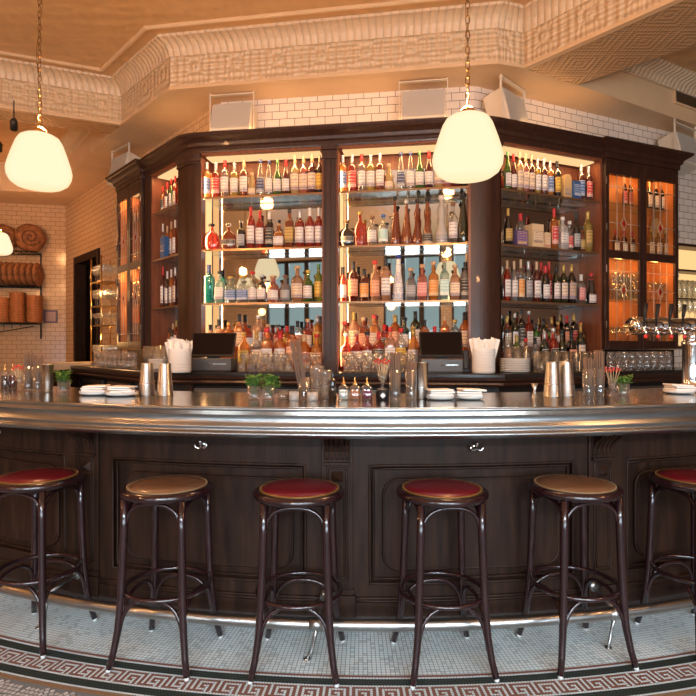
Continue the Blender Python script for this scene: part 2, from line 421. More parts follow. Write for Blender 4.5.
# left wall with a doorway
dL = Vector((WL0[0]-WC0[0], WL0[1]-WC0[1])); LL = dL.length; dL.normalize()
def onL(s): return (WC0[0]+dL.x*s, WC0[1]+dL.y*s)
D0, D1 = 3.72, 4.78
wl = MB()
def seg(a, b, z0, z1):
    p, q = onL(a), onL(b); nx, ny = .754*.12, .657*.12
    vs = [(p[0], p[1], z0), (q[0], q[1], z0), (q[0], q[1], z1), (p[0], p[1], z1)]; vs += [(v[0]+nx, v[1]+ny, v[2]) for v in vs]
    wl.add(vs, [(1, 0, 3, 2), (4, 5, 6, 7), (2, 3, 7, 6), (0, 1, 5, 4), (3, 0, 4, 7), (1, 2, 6, 5)], [[(b, z0), (a, z0), (a, z1), (b, z1)]]+[[(0, 0), (1, 0), (1, 1), (0, 1)]]*5)
seg(0, D0, 0, SZ); seg(D0, D1, 2.74, SZ); seg(D1, LL+.1, 0, SZ)
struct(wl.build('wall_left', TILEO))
fr = MB(); p0, p1 = onL(D0), onL(D1)
def lbox(mb, a, b, d0, d1, z0, z1):
    p, q = onL(a), onL(b); n = (.754, .657)
    mb.prism([(p[0]+n[0]*d0, p[1]+n[1]*d0), (q[0]+n[0]*d0, q[1]+n[1]*d0), (q[0]+n[0]*d1, q[1]+n[1]*d1), (p[0]+n[0]*d1, p[1]+n[1]*d1)], z0, z1)
lbox(fr, D0-.08, D0+.01, -.03, .13, 0, 2.84); lbox(fr, D1-.01, D1+.10, -.03, .13, 0, 2.84); lbox(fr, D0+.01, D1-.01, -.03, .13, 2.73, 2.84)
struct(fr.build('door_1', WOOD))
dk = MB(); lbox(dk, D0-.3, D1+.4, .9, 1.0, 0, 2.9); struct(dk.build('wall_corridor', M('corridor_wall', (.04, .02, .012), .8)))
struct(MB().box(-8.1, 6.1, 10.2, 10.3, 0, 4.3).build('wall_north_added', MATS.get('corridor_wall')))  # unseen outer walls added to stop outdoor light leaking in
struct(MB().box(-8.1, -8, 9.2, 10.3, 0, 4.3).build('wall_west', MATS['corridor_wall'])); struct(MB().box(6, 6.1, 7.6, 10.3, 0, 4.3).build('wall_east', MATS['corridor_wall']))  # added end pieces closing the same light leak
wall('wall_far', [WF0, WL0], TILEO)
# rest of the room behind the viewer
PL_ = M('room_plaster', (.42, .27, .16), .7)
struct(MB().box(-8.1, -8, -5, 9.2, 0, 4.3).build('wall_west', PL_))
struct(MB().box(6, 6.1, -5, 7.6, 0, 4.3).build('wall_east', M('dark_panelling', (.10, .06, .04), .5)))
fw = MB(); wins = [(-5.8, -3.9), (-2.2, -.6), (-.3, 1.3), (1.7, 3.3), (3.7, 5.3)]
fw.box(-8, 6, -5.1, -5, 0, .15); fw.box(-8, 6, -5.1, -5, 3.95, 4.3)
xs = [-8]+[v for w in wins for v in w]+[6]
for k in range(0, len(xs), 2): fw.box(xs[k], xs[k+1], -5.1, -5, .15, 3.95)
struct(fw.build('wall_front', TILEM))
for k, (a, b) in enumerate(wins):
    w = MB(); w.box(a, a+.05, -5.08, -4.98, .15, 3.95); w.box(b-.05, b, -5.08, -4.98, .15, 3.95); w.box(a+.05, b-.05, -5.08, -4.98, .15, .25); w.box(a+.05, b-.05, -5.08, -4.98, 3.88, 3.95)
    for q in (1, 2): x = a+(b-a)*q/3; w.box(x-.07, x+.07, -5.06, -5, .25, 3.88)
    w.box(a+.05, b-.05, -5.05, -5.01, 2.9, 2.98)
    struct(w.build('window_%d' % (k+1), BLACKM))
# ceiling, soffits and beams
struct(MB().prism([(-8.1, -5.1), (6.1, -5.1), (6.1, 10.3), (-8.1, 10.3)], CLZ, CLZ+.1).build('ceiling', TINC))
EL = (-4.62, 9.15)
so = MB().prism([QL, P1, P2, P3, P4, Q1, E3, (6, 7.7), (1.2, 5.45), (-1.15, 5.8), (-4.7, 9.95), (-8, 9.3), (-8, 8.35), (-4.62, 8.9)], SZ, CLZ+.02)
struct(so.build('ceiling', CREAM))
struct(MB().prism([P1, P0, PL, QLL, QL], SZ-.0, CLZ+.02).build('ceiling', TINU))
struct(MB().prism([P4, PR, QR, Q1], SZ-.0, CLZ+.02).build('ceiling', TINU))
path = [PL, P0, P1, P2, P3, P4, PR]
struct(MB().sweep(path, [(.012, SZ-.004), (.012, 4.13), (-.02, 4.13), (-.02, SZ-.004)]).build('trim_1', TINP))
cove = [(.012, 4.10), (.022, 4.10), (.026, 4.115)]+[(.03+.13*(1-math.cos(a)), 4.118+.10*math.sin(a)) for a in [PI/2*k/6 for k in range(1, 7)]]+[(.165, 4.24), (.012, 4.24)]
struct(MB().sweep(path, cove, smooth=False).build('trim_2', EGG))
struct(MB().sweep(path, [(-.03, SZ-.008), (.026, SZ-.008), (.026, SZ+.02), (.010, SZ+.03), (-.03, SZ+.03)]).build('trim_3', CREAM))
struct(MB().sweep(path, [(.27, 4.225), (.28, 4.215), (.30, 4.215), (.31, 4.225), (.31, 4.24), (.27, 4.24)]).build('trim_4', CREAM))
pr = [(6, 7.43), Q1, QR]
struct(MB().sweep([QR, Q1, E3][::-1], [(-.012+.0, 4.08), (-.03, 4.08), (-.15, 4.22), (-.15, 4.24), (0, 4.24)]).build('trim_5', EGG)) if False else None
struct(MB().sweep([QR, Q1, E3], [(.0, 4.08), (.03, 4.08), (.05, 4.14), (.13, 4.21), (.15, 4.24), (0, 4.24)]).build('trim_5', EGG))
struct(MB().sweep([(-4.62, 8.9), QL, QLL], [(.0, 4.08), (.03, 4.08), (.05, 4.14), (.13, 4.21), (.15, 4.24), (0, 4.24)]).build('trim_6', EGG))
# vent in the right coffer face
vd = Vector((E3[0]-Q1[0], E3[1]-Q1[1])).normalized(); va = math.atan2(vd.y, vd.x)
vt = thing('air_vent', 'grey slatted air vent set in the ceiling beam face at upper right', 'air vent', (3.62, 6.085, 3.945), va)
v_ = MB(); v_.box(-.22, .32, -.015, .02, 0, .02); v_.box(-.22, .32, -.015, .02, .14, .16); v_.box(-.22, -.2, -.015, .02, .02, .14); v_.box(.3, .32, -.015, .02, .02, .14); v_.build('frame', CREAM, vt)
v_ = MB()
for k in range(8): v_.box(-.2, .3, -.008, .004, .023+k*.0148, .031+k*.0148)
v_.build('louvre', STEEL, vt)
MB().box(-.2, .3, .004, .01, .02, .14).build('duct_backing', BLACK, vt)

# speakers tilted above the cornice
def speaker(x, y, z, a, label, w=.40, h=.35):
    t = thing('wall_speaker', label, 'speaker', (x, y, z), a, 'speakers above the back bar')
    T = Matrix.Rotation(math.radians(-14), 4, 'X')
    b = MB(); b.prism([(-w/2, 0), (w/2, 0), (w/2-.0, .2), (-w/2+.0, .2)], 0, h); b.v = [tuple(T @ Vector(v)) for v in b.v]; b.build('cabinet', SPKW, t, bevel=.012)
    g = MB(); g.box(-w/2+.012, w/2-.012, -.008, 0, .012, h-.012); g.v = [tuple(T @ Vector(v)) for v in g.v]; g.build('grille', SPKG, t)
    k = MB(); k.box(-w/2-.02, -w/2-.012, .07, .09, .05, SZ-z); k.box(w/2+.012, w/2+.02, .07, .09, .05, SZ-z); k.box(-w/2-.02, w/2+.02, .06, .1, h+.06, h+.068)
    k.build('bracket', SPKW, t)
x, y = FC.w(-1.13, .02)
def onw(f, px, d): u, D = f.hit(px, d); return f.w(u, d)
SPZ = 3.365
p = onw(FC, 229, .03); speaker(p[0], p[1], SPZ, FC.a, 'cream speaker above the first main bay, left of the ceiling beam corner')
p = onw(FC, 423, .03); speaker(p[0], p[1], SPZ, FC.a, 'cream speaker above the second main bay, just left of the near pendant')
p = onw(FR, 521, .03); speaker(p[0], p[1], SPZ, FR.a+math.radians(22), 'cream speaker above the rounded right corner of the back bar', .4)
p = onw(FL, 114, -.01); speaker(p[0], p[1], SPZ, FL.a+math.radians(6), 'cream speaker above the left glazed cabinet')
p = onw(FR, 693, .03); speaker(p[0], p[1], SPZ-.03, FR.a+math.radians(10), 'cream speaker past the right end of the cornice, cut by the frame')
# small spotlights, upper left
for k, (px, yy, D, lb) in enumerate([(14, 131, 5.6, 'small black spotlight hanging from the left beam beside the near pendant'), (-1, 152, 6.5, 'small black spotlight at the left frame edge, lower than the other')]):
    x, y = at(px, D); z = zt(yy, D)
    t = thing('spotlight', lb, 'spotlight', (x, y, z), .5, 'ceiling spotlights')
    MB().lathe([(.02, 0), (.035, .01), (.035, .09), (.02, .12), (0, .12)], 12, T=Matrix.Rotation(.6, 4, 'X')).build('lamp_head', BLACKM, t)
    MB().tube([(0, -.03, .09), (0, -.03, (SZ if k == 0 else CLZ)-z)], .006).build('stem', BLACKM, t)

# pendants
GLOBE = [(.045, .335), (.085, .33), (.108, .315), (.125, .285), (.150, .21), (.170, .14), (.176, .105), (.172, .07), (.155, .035), (.125, .012), (.09, .003), (0, 0)][::-1]
GM = bpy.data.materials.new('opal_glass_lit'); nt, out = nodes(GM)
e = N(nt, 'ShaderNodeEmission'); lw = N(nt, 'ShaderNodeLayerWeight'); lw.inputs[0].default_value = .4
rp = N(nt, 'ShaderNodeValToRGB'); rp.color_ramp.elements[0].color = (1, .83, .54, 1); rp.color_ramp.elements[1].color = (1, .70, .38, 1); rp.color_ramp.elements[0].position = .35
nt.links.new(lw.outputs['Facing'], rp.inputs[0]); nt.links.new(rp.outputs[0], e.inputs[0]); e.inputs[1].default_value = 1.17
gl_ = N(nt, 'ShaderNodeBsdfGlossy'); gl_.inputs['Roughness'].default_value = .15; mxs = N(nt, 'ShaderNodeMixShader'); mxs.inputs[0].default_value = .0
nt.links.new(e.outputs[0], mxs.inputs[1]); nt.links.new(gl_.outputs[0], mxs.inputs[2]); nt.links.new(mxs.outputs[0], out.inputs[0])
globe_me = MB().lathe([(r_, .022+z_*.935) for r_, z_ in GLOBE], 40).mesh('globe', GM)
def pendant(x, y, z, label, top=CLZ, watt=110, s=1):
    t = thing('pendant_lamp', label, 'pendant lamp', (x, y, z), 0, 'opal glass pendants')
    g = link_mesh('globe', globe_me, t); g.scale = (s, s, s)
    MB().lathe([(.05*s, .333*s), (.052*s, .35*s), (.03*s, .37*s), (.012, .385*s), (0, .385*s)], 16).build('gallery', BRASS, t)
    c = MB(); zz = .38*s; L = .042; k = 0
    while z+zz+L < top:
        pts = []
        for q in range(10):
            a = 2*PI*q/10; dx, dz = .010*math.cos(a), .024*math.sin(a)
            pts.append((dx, 0, zz+.02+dz) if k % 2 else (0, dx, zz+.02+dz))
        c.tube(pts, .0028, 5, True); zz += .038; k += 1
    c.build('chain', CHAIN, t)
    MB().tube([(.012*math.sin(q*.7), .01*math.cos(q*.5), .37*s+(top-z-.37*s)*q/24) for q in range(25)], .0018, 5).build('cord', CHAIN, t)
    MB().lathe([(.05, top-z-.025), (.06, top-z-.01), (.06, top-z)], 16).build('ceiling_rose', BRASS, t)
    if y < 2: low = .02
    else: low = .2
    ld = bpy.data.lights.new('pendant_bulb', 'POINT'); ld.energy = watt*low; ld.color = (1, .50, .20); ld.shadow_soft_size = .09
    lo = bpy.data.objects.new('pendant_bulb', ld); COL.objects.link(lo); lo.location = (x, y, z-.11)
    lo2 = bpy.data.objects.new('pendant_bulb', bpy.data.lights.new('pendant_bulb', 'POINT')); COL.objects.link(lo2); lo2.location = (x, y+.08, z+.45); lo2.data.energy = watt*.5; lo2.data.color = (1, .47, .18); lo2.data.shadow_soft_size = .06
pendant(.60, 2.85, 2.198, 'glowing opal glass pendant right of centre, nearest the viewer, over the bar')
pendant(-1.82, 3.35, 2.29, 'glowing opal glass pendant on the left, hanging over the bar')
pendant(-4.92, 8.0, 2.66, 'small distant glowing pendant at the left frame edge before the bread shelf', watt=50)
for (x, y) in ((-3.6, .6), (3.2, 1.2), (-1.2, -1.6), (2.6, -2.4), (-4.8, -2.6), (-5.8, 3.2)):  # unseen pendants added to warm the room from behind the viewer
    pendant(x, y, 2.4, 'glowing opal glass pendant added unseen behind the viewer for warm light', watt=120)
# ---------------------------------------------------------------- curved bar
T0, T1 = -.60, .545
def arc(r, t0=T0, t1=T1, n=90): return [bp(r, t0+(t1-t0)*k/n) for k in range(n+1)]
top = thing('zinc_countertop', 'long curved zinc countertop of the bar with a moulded silver edge', 'countertop', (*bp(4.6, 0), .967))
R0 = 5.0
edge = [(-.06, .967), (-.012, .967), (-.012, .974), (-.004, .978), (-.002, .986), (-.008, .992), (-.016, .996), (-.017, 1.006), (-.013, 1.012), (-.014, 1.018), (-.024, 1.028),
        (-.029, 1.045), (-.027, 1.062), (-.019, 1.074), (-.010, 1.079), (-.010, 1.084), (-.002, 1.088), (.003, 1.094), (.002, 1.101), (-.004, 1.105), (-.06, 1.1055)]
em_ = MB().sweep(arc(R0), edge, smooth=True); ne = len(edge)
for i_ in range(len(em_.sm)):
    if i_ >= 90*ne or i_ % ne in (0, ne-1, ne-2): em_.sm[i_] = False
em_.build('edge_moulding', ZINC, top, True)
MB().sweep(arc(R0-.004), [(0, 1.07), (0, BT), (-.80, BT), (-.80, 1.07)]).build('bar_surface', ZTOP, top, True)
front = thing('bar_counter', 'dark panelled wooden front of the curved bar with fluted brackets and chrome hooks', 'bar', (*bp(4.6, 0), 0))
RB = 4.80
MB().sweep(arc(RB-.03), [(0, .10), (0, .967), (-.04, .967), (-.04, .10)]).build('carcass', WOOD, front, True)
MB().sweep(arc(RB-.06), [(0, 0), (0, .10), (-.04, .10), (-.04, 0)]).build('kickboard', M('kick_wood', (.03, .016, .012), .5), front, True)
def cyl(mb, r, a, z): p = bp(r, a/RB); return (p[0], p[1], z)
def slab(mb, a0, a1, lo, hi, r0, r1, n=14):
    """piece of the drum between arc lengths a0..a1, radii r0 (back) .. r1 (face); lo/hi functions of a"""
    for k in range(n):
        x0, x1 = a0+(a1-a0)*k/n, a0+(a1-a0)*(k+1)/n
        v = [cyl(mb, r, x, z) for r in (r0, r1) for (x, z) in ((x0, lo(x0)), (x1, lo(x1)), (x1, hi(x1)), (x0, hi(x0)))]
        fs = [(4, 5, 6, 7), (0, 1, 5, 4), (3, 7, 6, 2)]
        if k == 0: fs.append((0, 4, 7, 3))
        if k == n-1: fs.append((1, 2, 6, 5))
        mb.add(v, fs)
def rect(mb, a0, a1, z0, z1, r0, r1, n=14): slab(mb, a0, a1, lambda a: z0, lambda a: z1, r0, r1, n)
def bead(mb, a0, a1, z0, z1, r, rad, cr=0):
    pts = []
    def ln(p, q, n):
        for k in range(n): pts.append((p[0]+(q[0]-p[0])*k/n, p[1]+(q[1]-p[1])*k/n))
    if cr:
        for (cx, cz, s) in ((a1-cr, z0+cr, -PI/2), (a1-cr, z1-cr, 0), (a0+cr, z1-cr, PI/2), (a0+cr, z0+cr, PI)):
            arcp = [(cx+cr*math.cos(s+PI/2*q/5), cz+cr*math.sin(s+PI/2*q/5)) for q in range(6)]
            if pts: ln(pts.pop(), arcp[0], 8)
            pts += arcp
        ln(pts.pop(), pts[0], 8)
    else:
        e = .002
        ln((a0+e, z0), (a1-e, z0), 14); ln((a1, z0+e), (a1, z1-e), 8); ln((a1-e, z1), (a0+e, z1), 14); ln((a0, z1-e), (a0, z0+e), 8)
    mb.tube([cyl(mb, r, a, z) for a, z in pts], rad, 6, True)
PIL = [-.600, -.322, -.046, .2285, .505]   # pilaster angles
PW = .075
for k, th in enumerate(PIL):
    a = th*RB
    p = MB(); rect(p, a-PW, a+PW, .10, .967, RB-.03, RB+.012, 4); rect(p, a-PW-.012, a+PW+.012, .10, .20, RB-.03, RB+.03, 4); rect(p, a-PW-.006, a+PW+.006, .20, .225, RB-.03, RB+.02, 4)
    pil = p.build('pilaster', WOOD, front, True, bevel=.003)
    q = MB(); bead(q, a-.045, a+.045, .27, .80, RB+.012, .006); bead(q, a-.033, a+.033, .285, .715, RB+.013, .004)
    q2 = [(a-.028, .785), (a+.028, .785), (a+.028, .735), (a-.028, .735)]
    v = [cyl(q, RB+.012, x, z) for x, z in q2]+[cyl(q, RB+.038, a, .76)]
    q.add(v, [(0, 1, 4), (1, 2, 4), (2, 3, 4), (3, 0, 4)]); q.build('diamond_moulding', WOOD, pil, False) if False else q.build('diamond_moulding', WOOD, pil).location.__setitem__(slice(0, 3), (-front.location.x, -front.location.y, 0))
    cb = MB()
    for j in range(5):
        aa = a-.048+.024*j
        prof = [(RB+.012, .83), (RB+.018, .835), (RB+.024, .85), (RB+.028, .88), (RB+.045, .91), (RB+.085, .94), (RB+.10, .967), (RB+.0, .967)]
        for (w0, w1, ins) in ((aa-.0095, aa+.0095, 0), ):
            vs = [cyl(cb, r, w0, z) for r, z in prof]+[cyl(cb, r, w1, z) for r, z in prof]; n = len(prof)
            cb.add(vs, [list(range(n))[::-1], list(range(n, 2*n))]+[[i, (i+1) % n, n+(i+1) % n, n+i] for i in range(n)])
    rect(cb, a-.062, a+.062, .815, .83, RB-.01, RB+.03, 3); rect(cb, a-.060, a+.060, .83, .967, RB, RB+.02, 3)
    c = cb.build('fluted_bracket', WOOD, front, True, bevel=.002)
for k in range(len(PIL)-1):
    a0, a1 = PIL[k]*RB+PW, PIL[k+1]*RB-PW
    p = MB(); S = .075
    rect(p, a0, a0+S, .10, .967, RB-.03, RB, 3); rect(p, a1-S, a1, .10, .967, RB-.03, RB, 3)
    rect(p, a0+S, a1-S, .815, .967, RB-.03, RB); rect(p, a0+S, a1-S, .10, .245, RB-.03, RB)
    rect(p, a0, a1, .10, .165, RB, RB+.016); bead(p, a0+.004, a1-.004, .168, .182, RB+.004, .008)
    bead(p, a0+S+.004, a1-S-.004, .249, .811, RB-.001, .008); bead(p, a0+S+.022, a1-S-.022, .267, .793, RB-.016, .006)
    # raised field with rounded shoulders
    f0, f1, fz0, fz1, cr = a0+S+.075, a1-S-.075, .315, .735, .07
    def hi(a): d = min(a-f0, f1-a); return fz1 if d >= cr else fz1-cr+math.sqrt(max(0, cr*cr-(cr-d)**2))
    def lo(a): d = min(a-f0, f1-a); return fz0 if d >= cr else fz0+cr-math.sqrt(max(0, cr*cr-(cr-d)**2))
    slab(p, f0, f1, lo, hi, RB-.03, RB-.014, 60)
    bead(p, f0-.004, f1+.004, fz0-.004, fz1+.004, RB-.020, .007, cr)
    p.build('front_panel', WOOD, front, True)
    am = (a0+a1)/2; z = .90
    def cp(r, da, dz): return cyl(None, r, am+da, z+dz)
    h = MB(); h.tube([cp(RB, 0, 0), cp(RB+.006, 0, 0)], [.019, .017], 14)
    for sx in (-1, 1): h.tube([cp(RB+.006, 0, -.004), cp(RB+.022, sx*.008, -.014), cp(RB+.03, sx*.019, -.016), cp(RB+.03, sx*.029, -.006), cp(RB+.028, sx*.031, .008)], [.0055, .005, .0045, .0045, .006], 8)
    h.tube([cp(RB+.006, 0, 0), cp(RB+.024, 0, .005), cp(RB+.04, 0, .022)], [.006, .005, .007], 8)
    h.build('coat_hook', CHROME, front, True)
RR, RZ = 5.0, .15
rail = thing('foot_rail', 'long curved brushed steel foot rail running along the bar front', 'foot rail', (*bp(RR, 0), 0))
MB().tube([(x, y, RZ) for x, y in arc(RR, n=120)], .026, 14).build('rail_tube', STEEL, rail, True)
for th in (-.615, -.335, -.062, .2125, .49):
    b = MB(); p = lambda r, dt, z: (*bp(r, th+dt), z)
    b.tube([p(RR, 0, RZ-.02), p(RR-.004, -.002, .08), p(RR-.004, -.004, .03), p(RR+.012, -.008, .004)], [.009, .007, .007, .006], 8)
    b.tube([p(RR, 0, RZ+.015), p(RR-.08, .002, .185), p(RB+.008, .004, .20)], [.009, .008, .008], 8)
    b.tube([p(RB+.030, .004, .20), p(RB+.020, .004, .20)], .024, 14); b.tube([p(RR-.001, -.006, RZ), p(RR-.001, .006, RZ)], .0285, 14)
    b.lathe([(.016, 0), (.016, .005), (0, .006)], 12, c=(*bp(RR+.012, th-.008), 0))
    b.build('rail_bracket', STEEL, rail, True)

# ---------------------------------------------------------------- stools
def stool_meshes():
    r = {}
    r['seat_ring'] = MB().lathe([(.10, .720), (.182, .720), (.196, .726), (.201, .737), (.198, .750), (.186, .757), (.172, .757), (.165, .748), (.10, .745)], 44)
    cush = [(0, .738), (.160, .744), (.168, .755), (.160, .763), (.12, .770), (.06, .774), (0, .775)]
    r['cushion'] = MB().lathe([(.001, .738)]+cush[1:-1]+[(.001, .775)], 40)
    w = MB(); w.lathe([(.1685, .757), (.171, .7565), (.1735, .7575), (.171, .7605), (.1685, .761)], 44)
    for k in range(64):
        a = 2*PI*k/64; w.lathe([(.0032, 0), (.0024, .002), (.0002, .003)], 6, c=(.171*math.cos(a), .171*math.sin(a), .761))
    r['welt'] = w
    pts = [(.130, .722), (.132, .60), (.136, .45), (.141, .30), (.150, .17), (.162, .08), (.176, .012)]
    for i, (sx, sy) in enumerate(((-1, -1), (1, -1), (1, 1), (-1, 1))):
        r['leg%d' % i] = MB().tube([(sx*q, sy*q, z) for q, z in pts], [.0165, .0172, .017, .0165, .0155, .0145, .0135], 12)
        r['cap%d' % i] = MB().tube([(sx*.176, sy*.176, .012), (sx*.1785, sy*.1785, 0)], [.0115, .010], 10)
    g = []
    for k in range(32): a = 2*PI*k/32; g.append((.182*math.cos(a), .182*math.sin(a), .315))
    r['foot_ring'] = MB().tube(g, .0105, 10, True)
    def q_at(z):
        for (q0, z0), (q1, z1) in zip(pts, pts[1:]):
            if z1 <= z <= z0: return q0+(q1-q0)*(z0-z)/(z0-z1)
    for nm, zb, zm in (('seat_arch', .575, .705), ('lower_arch', .115, .300)):
        for i, (p, q) in enumerate((((-1, -1), (1, -1)), ((1, -1), (1, 1)), ((1, 1), (-1, 1)), ((-1, 1), (-1, -1)))):
            l = []; n = 22
            for k in range(n+1):
                t = k/n; s = math.cos(PI*t)   # 1 .. -1
                e = abs(s)**.8*(1 if s > 0 else -1); zz = zb+(zm-zb)*(max(0, math.sin(PI*t)))**.62
                qq = q_at(min(zz, .715)); ins = .012
                x = ((p[0]+q[0])/2+(p[0]-q[0])/2*e); y = ((p[1]+q[1])/2+(p[1]-q[1])/2*e)
                # keep the bow near the legs at its feet
                sc = qq-ins*.6
                l.append((x*sc if p[0] != q[0] else p[0]*(qq-.002), y*sc if p[1] != q[1] else p[1]*(qq-.002), zz))
            r['%s%d' % (nm, i)] = MB().tube(l, .0088, 8)
    return r
SM = stool_meshes(); GLIDE = M('glide', (.5, .5, .48), .4)
SME = {}
for k, mb in SM.items():
    base = k.rstrip('0123456789')
    for c in (('red', 'tan') if k in ('cushion', 'welt') else ('',)):
        mt = {'seat_ring': STOOLW, 'cushion': RED if c == 'red' else TAN, 'welt': GOLD if c == 'red' else M('tan_welt', (.22, .13, .06), .5), 'cap': GLIDE}.get(base, STOOLW)
        SME[k+c] = mb.mesh({'cap': 'glide', 'leg': 'leg'}.get(base, base), mt)
def stool(x, y, rz, colr, label):
    t = thing('bar_stool', label, 'bar stool', (x, y, 0), rz, 'bentwood stools along the bar')
    for k in SM:
        base = k.rstrip('0123456789')
        if base == 'cap': continue
        if k in ('welt',): continue
        o = link_mesh(base, SME[k+(colr if k == 'cushion' else '')], t)
        if base == 'cushion': o['label'] = colr+' leather cushion'; link_mesh('welt', SME['welt'+colr], o)
        if base == 'leg': link_mesh('glide', SME['cap'+k[-1]], o)
R = math.radians
stool(-1.483, 2.72, R(-12), 'red', 'bentwood bar stool with red seat at the far left, cut by the frame edge')
stool(-.808, 2.545, R(-10), 'tan', 'bentwood bar stool with tan seat, second from the left')
stool(-.212, 2.485, R(-3.4), 'red', 'bentwood bar stool with red seat in front of the middle fluted pilaster')
stool(.411, 2.485, R(8), 'red', 'bentwood bar stool with red seat, right of centre before the right middle panel')
stool(1.02, 2.56, R(11), 'tan', 'bentwood bar stool with tan seat, second from the right')
stool(1.655, 2.70, R(16), 'red', 'bentwood bar stool with red seat at the far right, cut by the frame edge')
# ---------------------------------------------------------------- back bar casework
ZTOPOPEN = 3.20; DEP = .27; SHZ = [2.787, 2.294, 1.79]
def cas(fr_, name, label): return thing(name, label, 'cabinet', (fr_.o[0], fr_.o[1], CTZ), fr_.a)
def lz(z): return z-CTZ
def bx(parent, name, mat, u0, u1, d0, d1, z0, z1, bevel=0): return MB().box(u0, u1, d0, d1, lz(z0), lz(z1)).build(name, mat, parent, bevel=bevel)
def rounded(p, q, r, w, n=6):
    """arc replacing corner q between p and w"""
    a = Vector((p[0]-q[0], p[1]-q[1])).normalized(); b = Vector((w[0]-q[0], w[1]-q[1])).normalized()
    s = Vector(q)+a*r; e = Vector(q)+b*r; out = []
    for k in range(n+1):
        t = k/n; pnt = (1-t)**2*s+2*t*(1-t)*Vector(q)+t*t*e; out.append((pnt.x, pnt.y))
    return out
KL, KR = FL.o, FR.o
# corner columns
def column(path, label, pname):
    c = thing('corner_column', label, 'column', (path[0][0], path[0][1], CTZ))
    MB().sweep(path, [(0, CTZ), (0, 3.2), (-.06, 3.2), (-.06, CTZ)], smooth=False).build('shaft', WOODR, c, True)
    MB().sweep(path, [(.012, 3.10), (.02, 3.115), (.012, 3.13), (.02, 3.15), (.035, 3.18), (.035, 3.2), (0, 3.2), (0, 3.10)]).build('capital', WOODR, c, True)
    MB().sweep(path, [(.02, CTZ), (.02, CTZ+.10), (.008, CTZ+.12), (0, CTZ+.12), (0, CTZ)]).build('plinth', WOODR, c, True)
    return c
a = FL.w(-.235, 0); b = FC.w(-1.232, 0)
column([a]+rounded(a, KL, .09, b)+[b], 'dark rounded wooden column at the left corner of the back bar', '')
a = FC.w(1.232, 0); b = FR.w(.19, 0)
column([a]+rounded(a, KR, .09, b)+[b], 'dark rounded wooden column at the right corner of the back bar', '')
# cornice over the open displays
cpr = [(0, 3.2), (.008, 3.2), (.012, 3.215), (.012, 3.245), (.028, 3.258), (.034, 3.285), (.055, 3.305), (.085, 3.325), (.092, 3.335), (.10, 3.337), (.10, 3.36), (-.25, 3.36), (-.25, 3.21), (0, 3.21)]
pth = [FL.w(-1.04, 0)]+rounded(FL.w(-1.04, 0), KL, .12, FC.o)+rounded(FC.o, KR, .12, FR.w(1.39, 0))+[FR.w(1.39, 0)]
co = thing('back_bar_cornice', 'dark moulded wooden cornice running over the open display bays', 'cornice', (*KL, 3.2))
MB().sweep(pth, cpr).build('moulding', WOODR, co, True)

def display(fr_, u0, u1, label, n_led=True, side_led=None, lab2=''):
    """an open bay between u0 and u1 with mirror, lining, glass shelves and light panel"""
    c = cas(fr_, 'display_bay', label)
    bx(c, 'back_board', WOODIN, u0-.01, u1+.01, DEP, DEP+.015, CTZ, 3.2)
    bx(c, 'mirror', MIRROR, u0, u1, DEP-.006, DEP, CTZ+.02, 3.04)
    bx(c, 'side_panel', WOODIN, u0-.018, u0, .0, DEP, CTZ, 3.2); bx(c, 'side_panel', WOODIN, u1, u1+.018, .0, DEP, CTZ, 3.2)
    bx(c, 'ceiling_board', WOODIN, u0, u1, .0, DEP, 3.18, 3.2)
    o = bx(c, 'light_panel', LED, u0+.03, u1-.03, .05, .20, 3.168, 3.18)
    if side_led: bx(c, 'light_strip', LEDS, u0+.001, u0+.006, .10, .24, CTZ+.1, 3.08)
    def lamp(u, d, z, sx, sy, rot, e):  # area lights added to the bay, without fixtures of their own
        L_ = bpy.data.lights.new('added_bay_light', 'AREA'); L_.shape = 'RECTANGLE'; L_.size = sx; L_.size_y = sy; L_.energy = e; L_.color = (1, .56, .24)
        lo = bpy.data.objects.new('added_bay_light', L_); COL.objects.link(lo); lo.location = (*fr_.w(u, d), z); lo.rotation_euler = (Matrix.Rotation(fr_.a, 3, 'Z') @ rot).to_euler()
    W_ = u1-u0
    lamp((u0+u1)/2, .02, 3.164, W_-.1, .03, Matrix.Rotation(.35, 3, 'X'), 3.5*W_)  # added at the bay front to lift bottles and labels
    up = Matrix.Rotation(PI-.25, 3, 'X'); lamp((u0+u1)/2, .06, 3.42, W_, .06, up, 1.6*W_)  # hidden uplight added above the cornice to warm soffit and wall
    if side_led: lamp(u0+.012, .03, 2.1, 1.8, .03, Matrix.Rotation(-PI/2, 3, 'Y'), 6)  # added beside the light strip to brighten the bottles
    for z in SHZ:
        s = bx(c, 'glass_shelf', SHELFG, u0+.002, u1-.002, .015, .235, z-.012, z)
        MB().box(u0+.002, u1-.002, .006, .015, lz(z-.016), lz(z+.002)).build('shelf_rail', M('shelf_rail', (.32, .19, .10), .3, metal=.7), s)
    bx(c, 'riser', WOODIN, u0+.01, u1-.01, .10, .245, CTZ, CTZ+.17)
    return c
display(FC, -1.23, -.075, 'first mirrored display bay from the left on the main back bar face', side_led=True)
display(FC, .075, 1.23, 'second mirrored display bay, behind the near pendant on the back bar', side_led=True)
display(FR, .19, 1.37, 'display bay on the right wing of the back bar, between corner column and glazed cabinet')
display(FL, -.86, -.235, 'narrow display bay on the left wing of the back bar beside the corner column')
